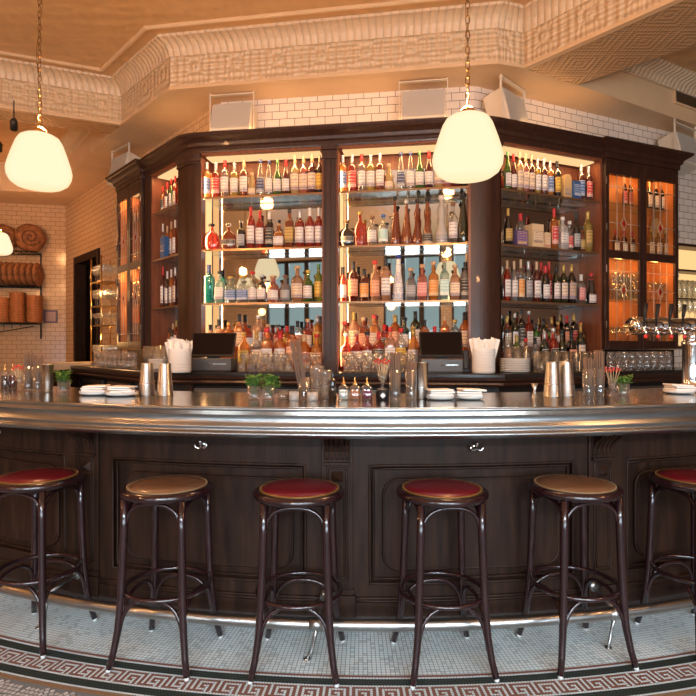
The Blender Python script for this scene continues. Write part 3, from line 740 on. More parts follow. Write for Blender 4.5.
# slim column between the two main bays
c = thing('slim_column', 'slim fluted dark column between the two main display bays', 'column', (*FC.w(0, 0), CTZ), FC.a)
m = MB(); m.box(-.057, .057, -.012, .06, 0, lz(3.2)); m.box(-.057, -.044, -.022, -.012, .1, lz(3.08)); m.box(-.008, .008, -.022, -.012, .1, lz(3.08)); m.box(.044, .057, -.022, -.012, .1, lz(3.08)); m.build('shaft', WOODR, c)
m = MB(); m.box(-.066, .066, -.034, 0, lz(3.08), lz(3.1)); m.box(-.062, .062, -.026, 0, lz(3.1), lz(3.16)); m.box(-.072, .072, -.045, 0, lz(3.16), lz(3.2)); m.build('capital', WOODR, c, bevel=.003)
m = MB(); m.box(-.066, .066, -.03, 0, 0, .1); m.build('plinth', WOODR, c)
# column between the left display and its glazed cabinet
def post(fr_, u0, u1, label):
    c = thing('corner_post', label, 'post', (*fr_.w(0, 0), CTZ), fr_.a)
    m = MB(); m.box(u0, u1, -.004, .3, 0, lz(3.2)); m.box(u0+.01, u1-.01, -.01, -.004, .02, lz(3.17)); m.build('shaft', WOODR, c)
post(FL, -1.035, -.88, 'dark flat post between left display bay and left glazed cabinet')

def glazed(fr_, u0, u1, label, flip=False):
    c = cas(fr_, 'glazed_cabinet', label); ZB = 1.36; FD = -.045
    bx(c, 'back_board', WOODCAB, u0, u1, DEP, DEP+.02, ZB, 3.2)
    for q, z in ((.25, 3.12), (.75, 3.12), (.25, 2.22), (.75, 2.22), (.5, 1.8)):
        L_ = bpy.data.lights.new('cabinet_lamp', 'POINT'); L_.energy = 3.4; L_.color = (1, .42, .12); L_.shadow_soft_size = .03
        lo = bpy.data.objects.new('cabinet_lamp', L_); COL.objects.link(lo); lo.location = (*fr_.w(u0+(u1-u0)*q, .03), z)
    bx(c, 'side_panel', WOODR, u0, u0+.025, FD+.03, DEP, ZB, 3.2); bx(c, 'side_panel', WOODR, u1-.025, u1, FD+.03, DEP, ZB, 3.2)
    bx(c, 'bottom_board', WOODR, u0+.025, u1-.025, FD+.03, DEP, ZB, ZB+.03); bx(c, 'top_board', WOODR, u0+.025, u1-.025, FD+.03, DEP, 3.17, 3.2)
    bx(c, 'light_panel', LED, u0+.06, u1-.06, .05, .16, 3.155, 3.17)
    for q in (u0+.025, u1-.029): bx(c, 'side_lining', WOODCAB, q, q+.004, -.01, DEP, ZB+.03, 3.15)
    for z in (2.80, 2.30, 1.86): bx(c, 'shelf', SHELFG, u0+.027, u1-.027, .02, DEP-.01, z-.012, z)
    prof = [(d+.0, z) for d, z in cpr]
    a, b = (u0-.0, -(-FD)), (u1, FD)
    path = [(u0, DEP), (u0, FD), (u1, FD), (u1, DEP)]
    MB().sweep(path, [(d, lz(z)) for d, z in [(-.03, 3.2)]+cpr[:11]+[(-.03, 3.36)]]).build('cornice', WOODR, c)
    um = (u0+u1)/2
    for k, (a, b) in enumerate(((u0+.001, um-.002), (um+.002, u1-.001))):
        d = MB(); S = .045
        d.box(a, a+S, FD, FD+.028, lz(ZB), lz(3.198)); d.box(b-S, b, FD, FD+.028, lz(ZB), lz(3.198))
        for z0, z1 in ((ZB, ZB+.08), (2.24, 2.32), (3.06, 3.198)): d.box(a+S, b-S, FD, FD+.028, lz(z0), lz(z1))
        d.box(a+.008, b-.008, FD-.006, FD, lz(3.17), lz(3.19))
        door = d.build('door', WOODR, c, bevel=.003)
        MB().box(a+S, b-S, FD+.013, FD+.016, lz(ZB+.08), lz(3.06)).build('pane', PANE, door)
        l = MB(); mid = (a+b)/2; w = (b-a)/2-S; y = FD+.010
        def bar(p, q, r=.0036): l.tube([(p[0], y, lz(p[1])), (q[0], y, lz(q[1]))], r, 5)
        for (z0, z1) in ((ZB+.08, 2.24), (2.32, 3.06)):
            zm = z0+(z1-z0)*(.62 if z0 < 2 else .36); h = z1-z0
            for ux in (-w*.45, w*.45): bar((mid+ux, z0), (mid+ux, z1))
            bar((mid, z0), (mid, zm-.07)); bar((mid, zm+.07), (mid, z1))
            for zz in (z0+.09, z1-.12, zm): 
                if zz == zm: bar((mid-w, zz), (mid-.04, zz)); bar((mid+.04, zz), (mid+w, zz))
                else: bar((mid-w, zz), (mid+w, zz))
            for p, q in (((mid, zm-.07), (mid-.04, zm)), ((mid-.04, zm), (mid, zm+.07)), ((mid, zm+.07), (mid+.04, zm)), ((mid+.04, zm), (mid, zm-.07))): bar(p, q)
        l.build('lead_came', LEAD, door)
        g = MB()
        for (z0, z1) in ((ZB+.08, 2.24), (2.32, 3.06)):
            zm = z0+(z1-z0)*(.62 if z0 < 2 else .36)
            g.add([(mid, y-.001, lz(zm-.035)), (mid-.02, y-.001, lz(zm)), (mid, y-.001, lz(zm+.035)), (mid+.02, y-.001, lz(zm)), (mid, y-.007, lz(zm)), (mid, y+.002, lz(zm))], [(4, 1, 0), (4, 2, 1), (4, 3, 2), (4, 0, 3), (5, 0, 1), (5, 1, 2), (5, 2, 3), (5, 3, 0)])
        g.build('gem_inset', REDGEM, door)
        hx = a+.006 if k == 0 else b-.006
        for z in (1.56, 2.10, 2.50, 2.95): MB().tube([(hx, FD-.004, lz(z)), (hx, FD-.004, lz(z+.07))], .005, 8).build('hinge', STEEL, door)
    return c
glazed(FR, 1.39, 2.405, 'glazed cabinet with two leaded doors at the right end of the back bar')
glazed(FL, -1.76, -1.04, 'glazed cabinet with two leaded doors at the left end of the back bar')

# back counter
FWD = .45
def off(u, d, f): return f.w(u, d)
def lint(p, a, q, b):
    """intersection of lines p+s*a and q+t*b"""
    den = a[0]*b[1]-a[1]*b[0]; s = ((q[0]-p[0])*b[1]-(q[1]-p[1])*b[0])/den; return (p[0]+a[0]*s, p[1]+a[1]*s)
def corner_l(d): return lint(FL.w(0, d), FL.x, FC.w(0, d), FC.x)
def corner_r(d): return lint(FR.w(0, d), FR.x, FC.w(0, d), FC.x)
cp_ = [FL.w(-2.38, 0), corner_l(0), corner_r(0), FR.w(2.6, 0)]
bc = thing('back_counter', 'dark counter running below the back bar with black worktop and moulded wood edge', 'counter', (*FC.w(0, 0), 0), 0)
MB().sweep(cp_, [(FWD, 1.135), (FWD, 1.158), (FWD-.006, CTZ), (-.275, CTZ), (-.275, 1.135)]).build('worktop', M('black_stone', (.02, .018, .017), .2), bc, True)
MB().sweep(cp_, [(FWD-.035, 1.06), (FWD-.025, 1.075), (FWD-.03, 1.09), (FWD-.012, 1.11), (FWD-.008, 1.135), (FWD-.1, 1.135), (FWD-.1, 1.06)]).build('edge_moulding', WOODR, bc, True)
MB().sweep(cp_, [(FWD-.12, .0), (FWD-.12, 1.06), (-.25, 1.06), (-.25, 0)]).build('carcass', M('cooler_black', (.02, .014, .012), .35), bc, True)
for f_, u0, u1 in ((FR, 1.42, 2.72), (FL, -2.2, -1.06)):
    m_ = MB(); m_.prism([f_.w(u0, .24), f_.w(u1, .24), f_.w(u1, .262), f_.w(u0, .262)], CTZ+.001, 1.355); o_ = m_.build('backsplash_board', WOODR); tag(o_, 'low dark wooden backsplash board behind the glasses under the %s glazed cabinet' % ('right' if f_ is FR else 'left'), 'backsplash')
hd = MB(); 
for f_, u0, u1 in ((FC, -1.15, -.62), (FC, -.55, .02), (FC, .15, .62), (FC, .7, 1.15), (FR, 0.55, 1.2), (FR, 1.3, 1.95), (FL, -1.1, -.5), (FL, -1.9, -1.25)):
    d = -(FWD-.12)
    q = [f_.w(u0, d-.03), f_.w(u1, d-.03), f_.w(u1, d), f_.w(u0, d)]
    dr = MB(); dr.prism(q, .30, 1.035); o = dr.build('cooler_door', BLACKM, bc, True, bevel=.004)
    q = [f_.w(u0+.02, d-.055), f_.w(u1-.02, d-.055), f_.w(u1-.02, d-.03), f_.w(u0+.02, d-.03)]
    h = MB(); h.prism(q, .985, 1.02); hh = h.build('handle', STEEL, o); hh.location = (-bc.location.x, -bc.location.y, -bc.location.z)
    hh.data.name = 'handle'
for (f_, u) in ((FC, -1.19), (FC, -.585), (FC, .085), (FC, .66), (FC, 1.19), (FR, .5), (FR, 1.25)):
    d = -(FWD-.12)
    MB().prism([f_.w(u-.03, d-.025), f_.w(u+.03, d-.025), f_.w(u+.03, d), f_.w(u-.03, d)], .1, 1.06).build('stile', WOODR, bc, True)
# ---------------------------------------------------------------- bottles
# profiles: fractions of height -> fraction of radius
BPROF = {
 'wine':   [(0, .9), (.01, 1), (.60, 1), (.66, .93), (.72, .62), (.78, .36), (.82, .31), (.97, .30), (1, .33)],
 'sloped': [(0, .9), (.01, 1), (.48, 1), (.58, .88), (.70, .55), (.80, .34), (.96, .30), (1, .33)],
 'spirit': [(0, .92), (.01, 1), (.62, 1), (.69, .95), (.74, .7), (.78, .42), (.82, .34), (.97, .33), (1, .36)],
 'taper':  [(0, .95), (.01, 1), (.35, .93), (.60, .74), (.80, .46), (.90, .32), (.97, .30), (1, .33)],
 'squat':  [(0, .9), (.02, 1), (.55, 1), (.66, .92), (.74, .6), (.78, .40), (.96, .38), (1, .42)],
 'globe':  [(0, .6), (.03, .75), (.15, .95), (.36, 1), (.56, .93), (.70, .66), (.77, .32), (.82, .24), (.97, .24), (1, .28)],
 'hour':   [(0, .9), (.02, 1), (.20, .95), (.42, .55), (.55, .50), (.66, .62), (.76, .62), (.86, .36), (.97, .30), (1, .33)],
 'needle': [(0, .9), (.02, 1), (.22, .92), (.50, .58), (.75, .34), (.97, .22), (1, .26)],
}
SQ = {'square': ('spirit', 7), 'block': ('squat', 8)}
GC = {  # glass / liquor colours
 'amber': (.85, .27, .04), 'orange': (.95, .40, .08), 'dark amber': (.45, .10, .02), 'red': (.62, .05, .018), 'rose': (.80, .28, .20), 'dark red': (.17, .012, .008),
 'clear': (.86, .86, .82), 'pale yellow': (.88, .66, .30), 'yellow': (.75, .55, .10), 'green': (.12, .34, .05), 'dark green': (.025, .05, .015), 'black': (.015, .011, .010),
 'teal': (.01, .26, .27), 'aqua': (.50, .72, .66), 'blue': (.04, .08, .22), 'white': (.80, .78, .74), 'copper': (.55, .17, .04), 'peach': (.85, .45, .25), 'yellow-green': (.42, .45, .06), 'grey': (.33, .33, .34), 'gold': (.6, .38, .1)}
LC = {'white': (.78, .74, .68), 'cream': (.78, .62, .42), 'blue': (.08, .17, .38), 'navy': (.03, .05, .16), 'red': (.55, .03, .03), 'black': (.02, .02, .02), 'yellow': (.72, .48, .08), 'peach': (.78, .42, .25), 'pink': (.72, .36, .32),
 'orange': (.72, .28, .05), 'gold': (.55, .36, .1), 'grey': (.42, .42, .42), 'silver': (.62, .62, .62), 'green': (.10, .25, .09), 'brown': (.20, .09, .04), 'cork': (.55, .36, .2), 'purple': (.15, .08, .30), 'tan': (.55, .38, .22), 'aqua': (.4, .65, .6)}
INK = {'white': (.22, .16, .22), 'cream': (.16, .13, .25), 'blue': (.65, .68, .72), 'navy': (.65, .65, .6), 'red': (.75, .6, .5), 'black': (.6, .55, .45), 'yellow': (.25, .08, .03), 'peach': (.4, .1, .06), 'pink': (.5, .08, .1), 'orange': (.7, .6, .4),
 'gold': (.1, .06, .03), 'grey': (.1, .1, .12), 'purple': (.8, .6, .2), 'tan': (.1, .12, .3), 'silver': (.1, .1, .2), 'aqua': (.9, .9, .85), 'green': (.8, .8, .6), 'brown': (.7, .6, .4)}
def glassm(c):
    body = {'clear': .07, 'black': .9, 'dark red': .6, 'dark green': .6, 'white': .97, 'dark amber': .45, 'grey': .6, 'blue': .5, 'aqua': .4}.get(c, .42)
    return GL('bottle_glass_'+c.replace(' ', '_').replace('-', '_'), GC[c], body, .04, .75)
def capm(c): return M('cap_'+c, LC[c], .35, metal=.6 if c in ('silver', 'gold') else 0)
CACHE = {}
def prof_r(pr, t):
    for (z0, r0), (z1, r1) in zip(pr, pr[1:]):
        if z0 <= t <= z1: return r0+(r1-r0)*(t-z0)/(z1-z0)
    return pr[-1][1]
def bottle_meshes(kind, h, r, glass, lab, cap, lz0=None, lz1=None, capk='screw'):
    h = round(h, 2); r = round(r, 3); key = (kind, h, r, glass, lab, cap, lz0, lz1, capk)
    if key in CACHE: return CACHE[key]
    base, ex = SQ.get(kind, (kind, 2)); pr = BPROF[base]; dr = .55 if kind == 'globe' else 1
    seg = 20
    m = {}; mb = MB()
    if ex > 2:
        # square body, round neck
        body = [(q*r*.92, z*h) for z, q in pr if z <= .70]; neck = [(q*r, z*h) for z, q in pr if z >= .70]
        body.append((prof_r(pr, .74)*r*.9, .74*h))
        mb.lathe(body, 24, ex, rot=0); mb.lathe(neck, 14)
    else: mb.lathe([(q*r, z*h) for z, q in pr], seg, 2, dr)
    m['body'] = mb.mesh('bottle_glass', glassm(glass))
    if lab:
        z0, z1 = (lz0, lz1) if lz0 is not None else {'wine': (.12, .54), 'sloped': (.12, .46), 'spirit': (.14, .56), 'taper': (.10, .36), 'squat': (.12, .5), 'globe': (.2, .42), 'hour': (.08, .2), 'needle': (.06, .2), 'square': (.14, .54), 'block': (.14, .52)}[kind]
        k = 5; lp = [((prof_r(pr, z0+(z1-z0)*i/k)*(r*(.92 if ex > 2 else 1))+.0012), (z0+(z1-z0)*i/k)*h) for i in range(k+1)]
        m['label'] = MB().lathe(lp, 16, ex, dr*1.004, a0=-PI/2-1.15, a1=-PI/2+1.15).mesh('paper_label', LABEL(LC[lab], INK.get(lab, (.1, .1, .1))))
    if cap:
        rn = prof_r(pr, .95)*r
        if capk == 'ball': cp = MB().lathe([(rn*.8, .96*h), (rn*.9, h)]+[(rn*2.0*math.sin(a), h+rn*1.9*(1-math.cos(a))) for a in [PI*q/8 for q in range(1, 8)]]+[(0, h+rn*3.8)], 14)
        elif capk == 'stopper': cp = MB().lathe([(rn*.9, .97*h), (rn*1.5, .985*h), (rn*1.6, 1.05*h), (rn*1.3, 1.07*h), (0, 1.07*h)], 14)
        elif capk == 'foil': cp = MB().lathe([(prof_r(pr, .80)*r+.0015, .80*h), (rn+.0015, .86*h), (rn+.0015, .97*h), (rn*1.15+.001, .975*h), (rn*1.15+.001, 1.005*h), (0, 1.006*h)], 14)
        elif capk == 'pour': cp = MB().lathe([(rn*1.1, .97*h), (rn*1.15, 1.0*h), (rn*.5, 1.02*h), (rn*.35, 1.1*h), (rn*.25, 1.16*h), (0, 1.16*h)], 10)
        else: cp = MB().lathe([(rn*1.05+.001, .90*h), (rn*1.22+.001, .905*h), (rn*1.22+.001, .998*h), (rn*1.1, 1.01*h), (0, 1.01*h)], 14)
        m['cap'] = cp.mesh('cap', capm(cap) if cap != 'clear' else CLEAR)
    CACHE[key] = m; return m
USED = set()
def bottle(x, y, z, rz, kind, h, r, glass, lab, cap, where, group, pos=None, name='liquor_bottle', **kw):
    m = bottle_meshes(kind, h, r, glass, lab, cap, **kw)
    shape = {'wine': '', 'sloped': '', 'spirit': '', 'taper': 'tapered ', 'squat': 'squat ', 'globe': 'round ', 'hour': 'waisted ', 'needle': 'tall slender ', 'square': 'square ', 'block': 'squat square '}[kind]
    lb = '%s %sbottle' % (glass, shape)
    if lab: lb += ', %s label' % lab
    lb += ', %s' % where
    t = thing(name, lb, 'bottle', (x, y, z), rz, group)
    link_mesh('glass_body', m['body'], t)
    if 'label' in m: link_mesh('paper_label', m['label'], t)
    if 'cap' in m: link_mesh('cap', m['cap'], t)
    return t
def row(f, d, z, ybase_unused, items, rowname, group):
    """items: (px centre, y top, kind, half-width px, glass, label, cap, {opts})"""
    n = len(items); items = sorted(items, key=lambda i: i[0])
    for k, it in enumerate(items):
        px, yt, kind, hw, g, l, c = it[:7]; kw = it[7] if len(it) > 7 else {}
        u, D = f.hit(px, d); x, y = f.w(u, d); h = zt(yt, D)-z
        kw = dict(kw); dd = kw.pop('dd', 0)
        if dd: u, D = f.hit(px, d+dd); x, y = f.w(u, d+dd); h = zt(yt, D)-z
        top = {'ball': 1.10, 'stopper': 1.07, 'pour': 1.16}.get(kw.get('capk'), 1.005)
        where = '%s from left, %s' % (ORD[k], rowname)
        bottle(x, y, z, f.a, kind, h/top, hw*D/F*1.02, g, l, c, where, group, **kw)
FO = {'capk': 'foil'}; BA = {'capk': 'ball'}; ST = {'capk': 'stopper'}; PO = {'capk': 'pour'}
G1 = 'bottles on the top shelf of the first main bay'
d0 = .085
row(FC, d0, SHZ[0], 0, [(207, 163, 'spirit', 4.2, 'orange', 'blue', 'silver', FO), (216, 163, 'spirit', 4.4, 'red', 'red', 'silver', FO), (225, 161, 'spirit', 4.2, 'clear', 'white', 'red', FO),
 (234.5, 163, 'spirit', 4.2, 'yellow', 'white', 'silver', FO), (244, 161, 'spirit', 4.2, 'dark amber', 'white', 'tan', FO), (252, 173, 'taper', 4.2, 'pale yellow', 'cream', 'cork'),
 (260.5, 160, 'taper', 4.2, 'clear', 'navy', 'navy', {'lz0': .1, 'lz1': .5}), (269, 160, 'taper', 4.2, 'clear', 'white', 'navy', {'lz0': .1, 'lz1': .5}), (277.5, 160, 'sloped', 4.1, 'green', 'white', 'green'),
 (286, 159, 'sloped', 4.1, 'dark red', 'white', 'red', FO), (295, 156, 'wine', 4.3, 'pale yellow', 'cream', 'cream', FO) if False else (295, 156, 'wine', 4.3, 'pale yellow', 'cream', 'tan', FO),
 (303.5, 156, 'wine', 4.3, 'rose', 'cream', 'tan', FO), (312, 155, 'wine', 4.3, 'dark red', 'cream', 'tan', FO), (319.5, 156, 'wine', 3.6, 'black', 'yellow', 'tan', FO)], 'top shelf, first main bay', G1)
row(FC, d0, SHZ[0], 0, [(342.8, 156, 'spirit', 4.2, 'orange', 'blue', 'silver', FO), (352.3, 155, 'spirit', 4.4, 'red', 'red', 'silver', FO), (361.7, 154, 'spirit', 4.2, 'clear', 'white', 'red', FO),
 (370.7, 155, 'spirit', 4.3, 'yellow', 'white', 'silver', FO), (380, 153, 'spirit', 4.3, 'dark amber', 'white', 'silver', FO), (389, 164, 'taper', 4.4, 'pale yellow', 'cream', 'cork'),
 (401, 153, 'taper', 4.4, 'clear', 'navy', 'navy', {'lz0': .1, 'lz1': .5}), (410.5, 152, 'taper', 4.4, 'clear', 'white', 'navy', {'lz0': .1, 'lz1': .5}), (419.7, 152, 'sloped', 4.2, 'green', 'white', 'green'),
 (429, 151, 'sloped', 4.3, 'dark red', 'white', 'red', FO), (438.5, 148, 'wine', 4.4, 'pale yellow', 'cream', 'tan', FO), (447.5, 148, 'wine', 4.4, 'rose', 'cream', 'tan', FO), (456.5, 147, 'wine', 4.4, 'dark red', 'cream', 'tan', FO), (465.5, 148, 'wine', 3.8, 'black', 'yellow', 'tan', FO)],
 'top shelf, second main bay', 'bottles on the top shelf of the second main bay')
row(FR, d0, SHZ[0], 0, [(507.5, 152, 'sloped', 3.6, 'green', 'white', 'green'), (513.5, 153.5, 'sloped', 3.6, 'dark red', 'white', 'red', FO), (519.7, 152, 'wine', 3.7, 'pale yellow', 'cream', 'tan', FO), (525.5, 154, 'wine', 3.6, 'rose', 'cream', 'tan', FO), (531.3, 155, 'wine', 3.6, 'dark red', 'cream', 'tan', FO),
 (537.5, 159.5, 'spirit', 3.5, 'yellow', 'white', 'silver', FO), (543.8, 159.5, 'spirit', 3.6, 'dark red', 'white', 'silver', FO), (550, 161, 'spirit', 3.6, 'orange', 'blue', 'silver', FO), (557, 161, 'spirit', 3.8, 'black', 'yellow', 'black', FO),
 (581, 165.5, 'spirit', 3.6, 'dark red', 'blue', 'silver', FO), (588.5, 167, 'spirit', 3.8, 'dark red', 'red', 'silver', FO)], 'top shelf, right wing bay', 'bottles on the top shelf of the right wing')
def carton(f, d, px, z, yt, wpx, mat, label, dep=.07, arch=False, band=None):
    u, D = f.hit(px, d); x, y = f.w(u, d); h = zt(yt, D)-z; w = wpx*D/F
    t = thing('carton', label, 'box', (x, y, z), f.a)
    m = MB()
    if arch:
        pts = [(-w/2, 0), (w/2, 0), (w/2, h-w/2)]+[(w/2*math.cos(a), h-w/2+w/2*math.sin(a)) for a in [PI*k/10 for k in range(1, 10)]]+[(-w/2, h-w/2)]
        n = len(pts); vs = [(p[0], -dep/2, p[1]) for p in pts]+[(p[0], dep/2, p[1]) for p in pts]
        m.add(vs, [list(range(n)), list(range(n, 2*n))[::-1]]+[[i, n+i, n+(i+1) % n, (i+1) % n] for i in range(n)])
    else: m.box(-w/2, w/2, -dep/2, dep/2, 0, h)
    m.build('box_body', mat, t, bevel=.002)
    if band:
        b = MB(); b.add([(-w*.42, -dep/2-.001, h*band[1]), (w*.42, -dep/2-.001, h*band[1]), (w*.42, -dep/2-.001, h*band[2]), (-w*.42, -dep/2-.001, h*band[2])], [(0, 1, 2, 3)], [[(0, 0), (1, 0), (1, 1), (0, 1)]])
        b.build('printed_panel', band[0], t)
    return t
CB = M('card_blue', (.03, .10, .27), .5); CT = M('card_tan', (.62, .40, .18), .6); CW = M('card_cream', (.70, .52, .30), .6); CP = M('card_purple', (.10, .07, .20), .5)
carton(FR, .08, 565.5, SHZ[0], 175, 9.5, CT, 'arched tan gift carton with blue print, top shelf of right wing bay', arch=True, band=(LABEL(LC['tan'], (.05, .12, .3)), .15, .4))
carton(FR, .05, 575.5, SHZ[0], 181.5, 9, CB, 'deep blue carton on the top shelf of the right wing bay', .05, band=(LABEL(LC['blue'], (.7, .7, .7)), .2, .8))
# second shelves
row(FC, d0, SHZ[1], 0, [(211.5, 224, 'globe', 8.4, 'red', None, 'black', ST), (228.5, 224, 'globe', 8.2, 'dark amber', 'black', 'clear', ST), (241, 221, 'spirit', 4.6, 'black', 'grey', 'clear', ST), (251, 207, 'spirit', 4.2, 'red', 'white', 'red', FO),
 (260, 211, 'spirit', 4.3, 'red', 'white', 'red', FO), (269.3, 212, 'spirit', 4.2, 'black', 'black', 'white', FO), (279, 224, 'block', 5.2, 'amber', 'white', 'cork', ST), (289.5, 209, 'square', 4.6, 'dark amber', 'gold', 'black'),
 (299.7, 211, 'spirit', 4.6, 'red', 'white', 'silver', FO), (309.8, 208, 'wine', 4.8, 'red', 'white', 'white', FO), (318.8, 208, 'wine', 4, 'red', 'white', 'white', FO)], 'second shelf, first main bay', 'bottles on the second shelf of the first main bay')
row(FC, d0, SHZ[1], 0, [(346.5, 220, 'globe', 8, 'black', 'black', 'brown', ST), (360, 212, 'globe', 6, 'red', None, 'gold', ST), (372, 216, 'spirit', 4.8, 'clear', 'white', 'brown', ST), (383.2, 214, 'spirit', 5, 'clear', 'aqua', 'blue', ST),
 (395, 196, 'needle', 5.4, 'dark amber', None, 'black', BA), (406.5, 200, 'needle', 5.6, 'copper', None, 'silver', ST), (417.3, 199, 'hour', 5, 'dark amber', None, 'black', ST), (427.5, 197, 'hour', 5.6, 'copper', 'black', 'black', {'capk': 'stopper', 'lz0': .02, 'lz1': .25}),
 (441.5, 196, 'hour', 6.4, 'white', 'grey', 'white', ST), (453, 203, 'spirit', 4.6, 'clear', 'white', 'brown', ST), (463.3, 193, 'taper', 5, 'dark green', None, 'black', BA)], 'second shelf, second main bay', 'bottles on the second shelf of the second main bay')
row(FR, d0, SHZ[1], 0, [(508, 208, 'sloped', 4.5, 'black', 'gold', 'gold', FO), (520.5, 214, 'squat', 4.6, 'clear', None, 'red', {'capk': 'foil', 'dd': .08}), (554, 209, 'spirit', 4.4, 'amber', 'red', 'red', FO), (562.5, 217, 'square', 4.8, 'white', 'white', 'white'),
 (569.5, 221, 'squat', 3.6, 'clear', 'red', 'white'), (576, 213, 'sloped', 4.4, 'black', 'grey', 'black', FO), (582, 227, 'squat', 3.2, 'dark amber', 'gold', 'black'), (587.7, 212, 'spirit', 4.4, 'yellow', 'gold', 'gold', FO)], 'second shelf, right wing bay', 'bottles on the second shelf of the right wing')
carton(FR, .05, 520.5, SHZ[1], 230.5, 13.5, CP, 'purple carton with gold print, second shelf of the right wing bay', .05, band=(LABEL(LC['purple'], (.8, .55, .15)), .12, .9))
carton(FR, .08, 534.5, SHZ[1], 225, 14, CW, 'large cream box with dark lettering, second shelf of right wing bay', .1, band=(LABEL(LC['cream'], (.2, .08, .08)), .2, .7))
carton(FR, .06, 546, SHZ[1], 233, 7.5, CW, 'small cream box beside the large one on the second shelf, right wing', .05, band=(LABEL(LC['cream'], (.5, .1, .06)), .1, .8))
# third shelves
row(FC, d0, SHZ[2], 0, [(209, 265, 'square', 5.2, 'teal', None, 'navy', FO), (219.5, 270, 'square', 4.3, 'aqua', 'white', 'brown', ST) if False else (220, 271, 'square', 4.6, 'aqua', 'white', 'black', ST), (231.3, 276, 'block', 5.8, 'clear', 'blue', 'gold', ST), (243, 276, 'block', 5.8, 'clear', 'blue', 'gold', {'capk': 'stopper'}),
 (252.5, 272, 'squat', 4.6, 'clear', 'white', 'red', ST), (261.8, 275, 'square', 4.6, 'black', 'white', 'silver', ST), (273.2, 276, 'squat', 6, 'rose', 'white', 'cork', ST), (285.5, 275, 'squat', 5, 'grey', 'grey', 'brown', ST),
 (297.3, 266, 'spirit', 6, 'peach', 'cream', 'cork', ST), (308, 270, 'spirit', 4.6, 'green', 'white', 'yellow', ST), (318.5, 265, 'spirit', 4, 'yellow-green', 'yellow', 'green')], 'third shelf, first main bay', 'bottles on the third shelf of the first main bay')
row(FC, d0, SHZ[2], 0, [(342.8, 267, 'squat', 4.3, 'red', 'white', 'black', FO), (353.2, 262, 'spirit', 5.2, 'dark red', 'peach', 'black', FO), (364.3, 269, 'spirit', 4.6, 'dark red', 'orange', 'black', FO), (375, 261, 'spirit', 5, 'peach', 'peach', 'red', ST),
 (386, 258, 'square', 4.6, 'peach', 'white', 'black', FO), (411, 268, 'block', 5, 'grey', 'grey', 'cork', ST), (422.3, 265, 'square', 5, 'rose', 'pink', 'cork', ST),
 (433.5, 262, 'spirit', 5, 'orange', 'orange', 'cork', ST), (444.5, 259, 'square', 4.8, 'aqua', 'aqua', 'cork', ST), (455, 265, 'square', 5, 'peach', 'cream', 'cork', ST), (465.3, 262, 'spirit', 4.8, 'grey', 'black', 'black', FO)], 'third shelf, second main bay', 'bottles on the third shelf of the second main bay')
# tall white porcelain bottle painted in blue
u, D = FC.hit(398.5, d0); x, y = FC.w(u, d0); h = zt(259, D)-SHZ[2]
t = thing('porcelain_bottle', 'tall white porcelain bottle painted with blue patterns, third shelf of second main bay', 'bottle', (x, y, SHZ[2]), FC.a)
PPR = [(.038, 0), (.044, .01), (.046, .1*h/.4), (.040, .45*h), (.030, .60*h), (.024, .72*h), (.026, .80*h), (.020, .92*h), (.022, .97*h), (.018, h)]
MB().lathe(PPR, 24).build('porcelain_body', M('porcelain', (.78, .76, .74), .15, coat=.5), t)
BL = M('cobalt_glaze', (.03, .05, .28), .2); pm = MB()
def prr(z):
    for (r0, z0), (r1, z1) in zip(PPR, PPR[1:]):
        if z0 <= z <= z1: return r0+(r1-r0)*(z-z0)/(z1-z0)
    return .02
def ring(ac, zc, ra, rz_, n=16, w=.0016):
    pm.tube([((prr(zc+rz_*math.sin(q))+.0006)*math.cos(ac+ra*math.cos(q)), (prr(zc+rz_*math.sin(q))+.0006)*math.sin(ac+ra*math.cos(q)), zc+rz_*math.sin(q)) for q in [2*PI*k/n for k in range(n)]], w, 5, True)
for k in range(6):
    a = -PI/2+k*PI/3; ring(a, .055, .35, .018); ring(a, .055, .17, .009); ring(a+PI/6, .10, .3, .012)
for a in (-PI/2, PI/2): ring(a, .62*h-.02, .55, .045); ring(a, .62*h-.03, .25, .02)
for z in (.008, .025, .125, .43*h, .86*h): pm.tube([((prr(z)+.0005)*math.cos(2*PI*k/24), (prr(z)+.0005)*math.sin(2*PI*k/24), z) for k in range(24)], .0014, 5, True)
pm.build('painted_pattern', BL, t)
MB().lathe([(.014, h), (.022, h+.008), (.026, h+.02), (.020, h+.034), (.008, h+.042), (0, h+.044)], 16).build('stopper', BL, t)
row(FR, d0, SHZ[2], 0, [(507, 261, 'wine', 3.8, 'red', 'white', 'cork', FO), (514, 261, 'wine', 3.8, 'grey', 'white', 'tan', FO), (520.7, 260, 'wine', 3.7, 'clear', 'orange', 'tan', FO), (528.3, 261, 'wine', 4, 'clear', 'grey', 'silver', FO), (536.5, 262, 'wine', 4.2, 'dark red', 'white', 'tan', FO),
 (549, 262, 'wine', 3.4, 'red', 'red', 'red', {'capk': 'foil', 'dd': .06}), (541, 263, 'wine', 3.6, 'dark red', 'white', 'red', {'capk': 'foil', 'dd': .07}), (545.3, 266, 'squat', 4.4, 'black', 'white', 'red', FO), (556, 265, 'wine', 4, 'dark green', 'white', 'black', FO), (563.5, 265, 'wine', 4.2, 'dark green', 'cream', 'gold', FO), (571.5, 265, 'wine', 4.5, 'black', 'tan', 'gold', FO),
 (581, 275, 'spirit', 4.2, 'clear', 'pink', 'white', FO), (591, 273, 'taper', 5, 'black', 'white', 'red', {'capk': 'foil', 'lz0': .06, 'lz1': .32})], 'third shelf, right wing bay', 'bottles on the third shelf of the right wing')
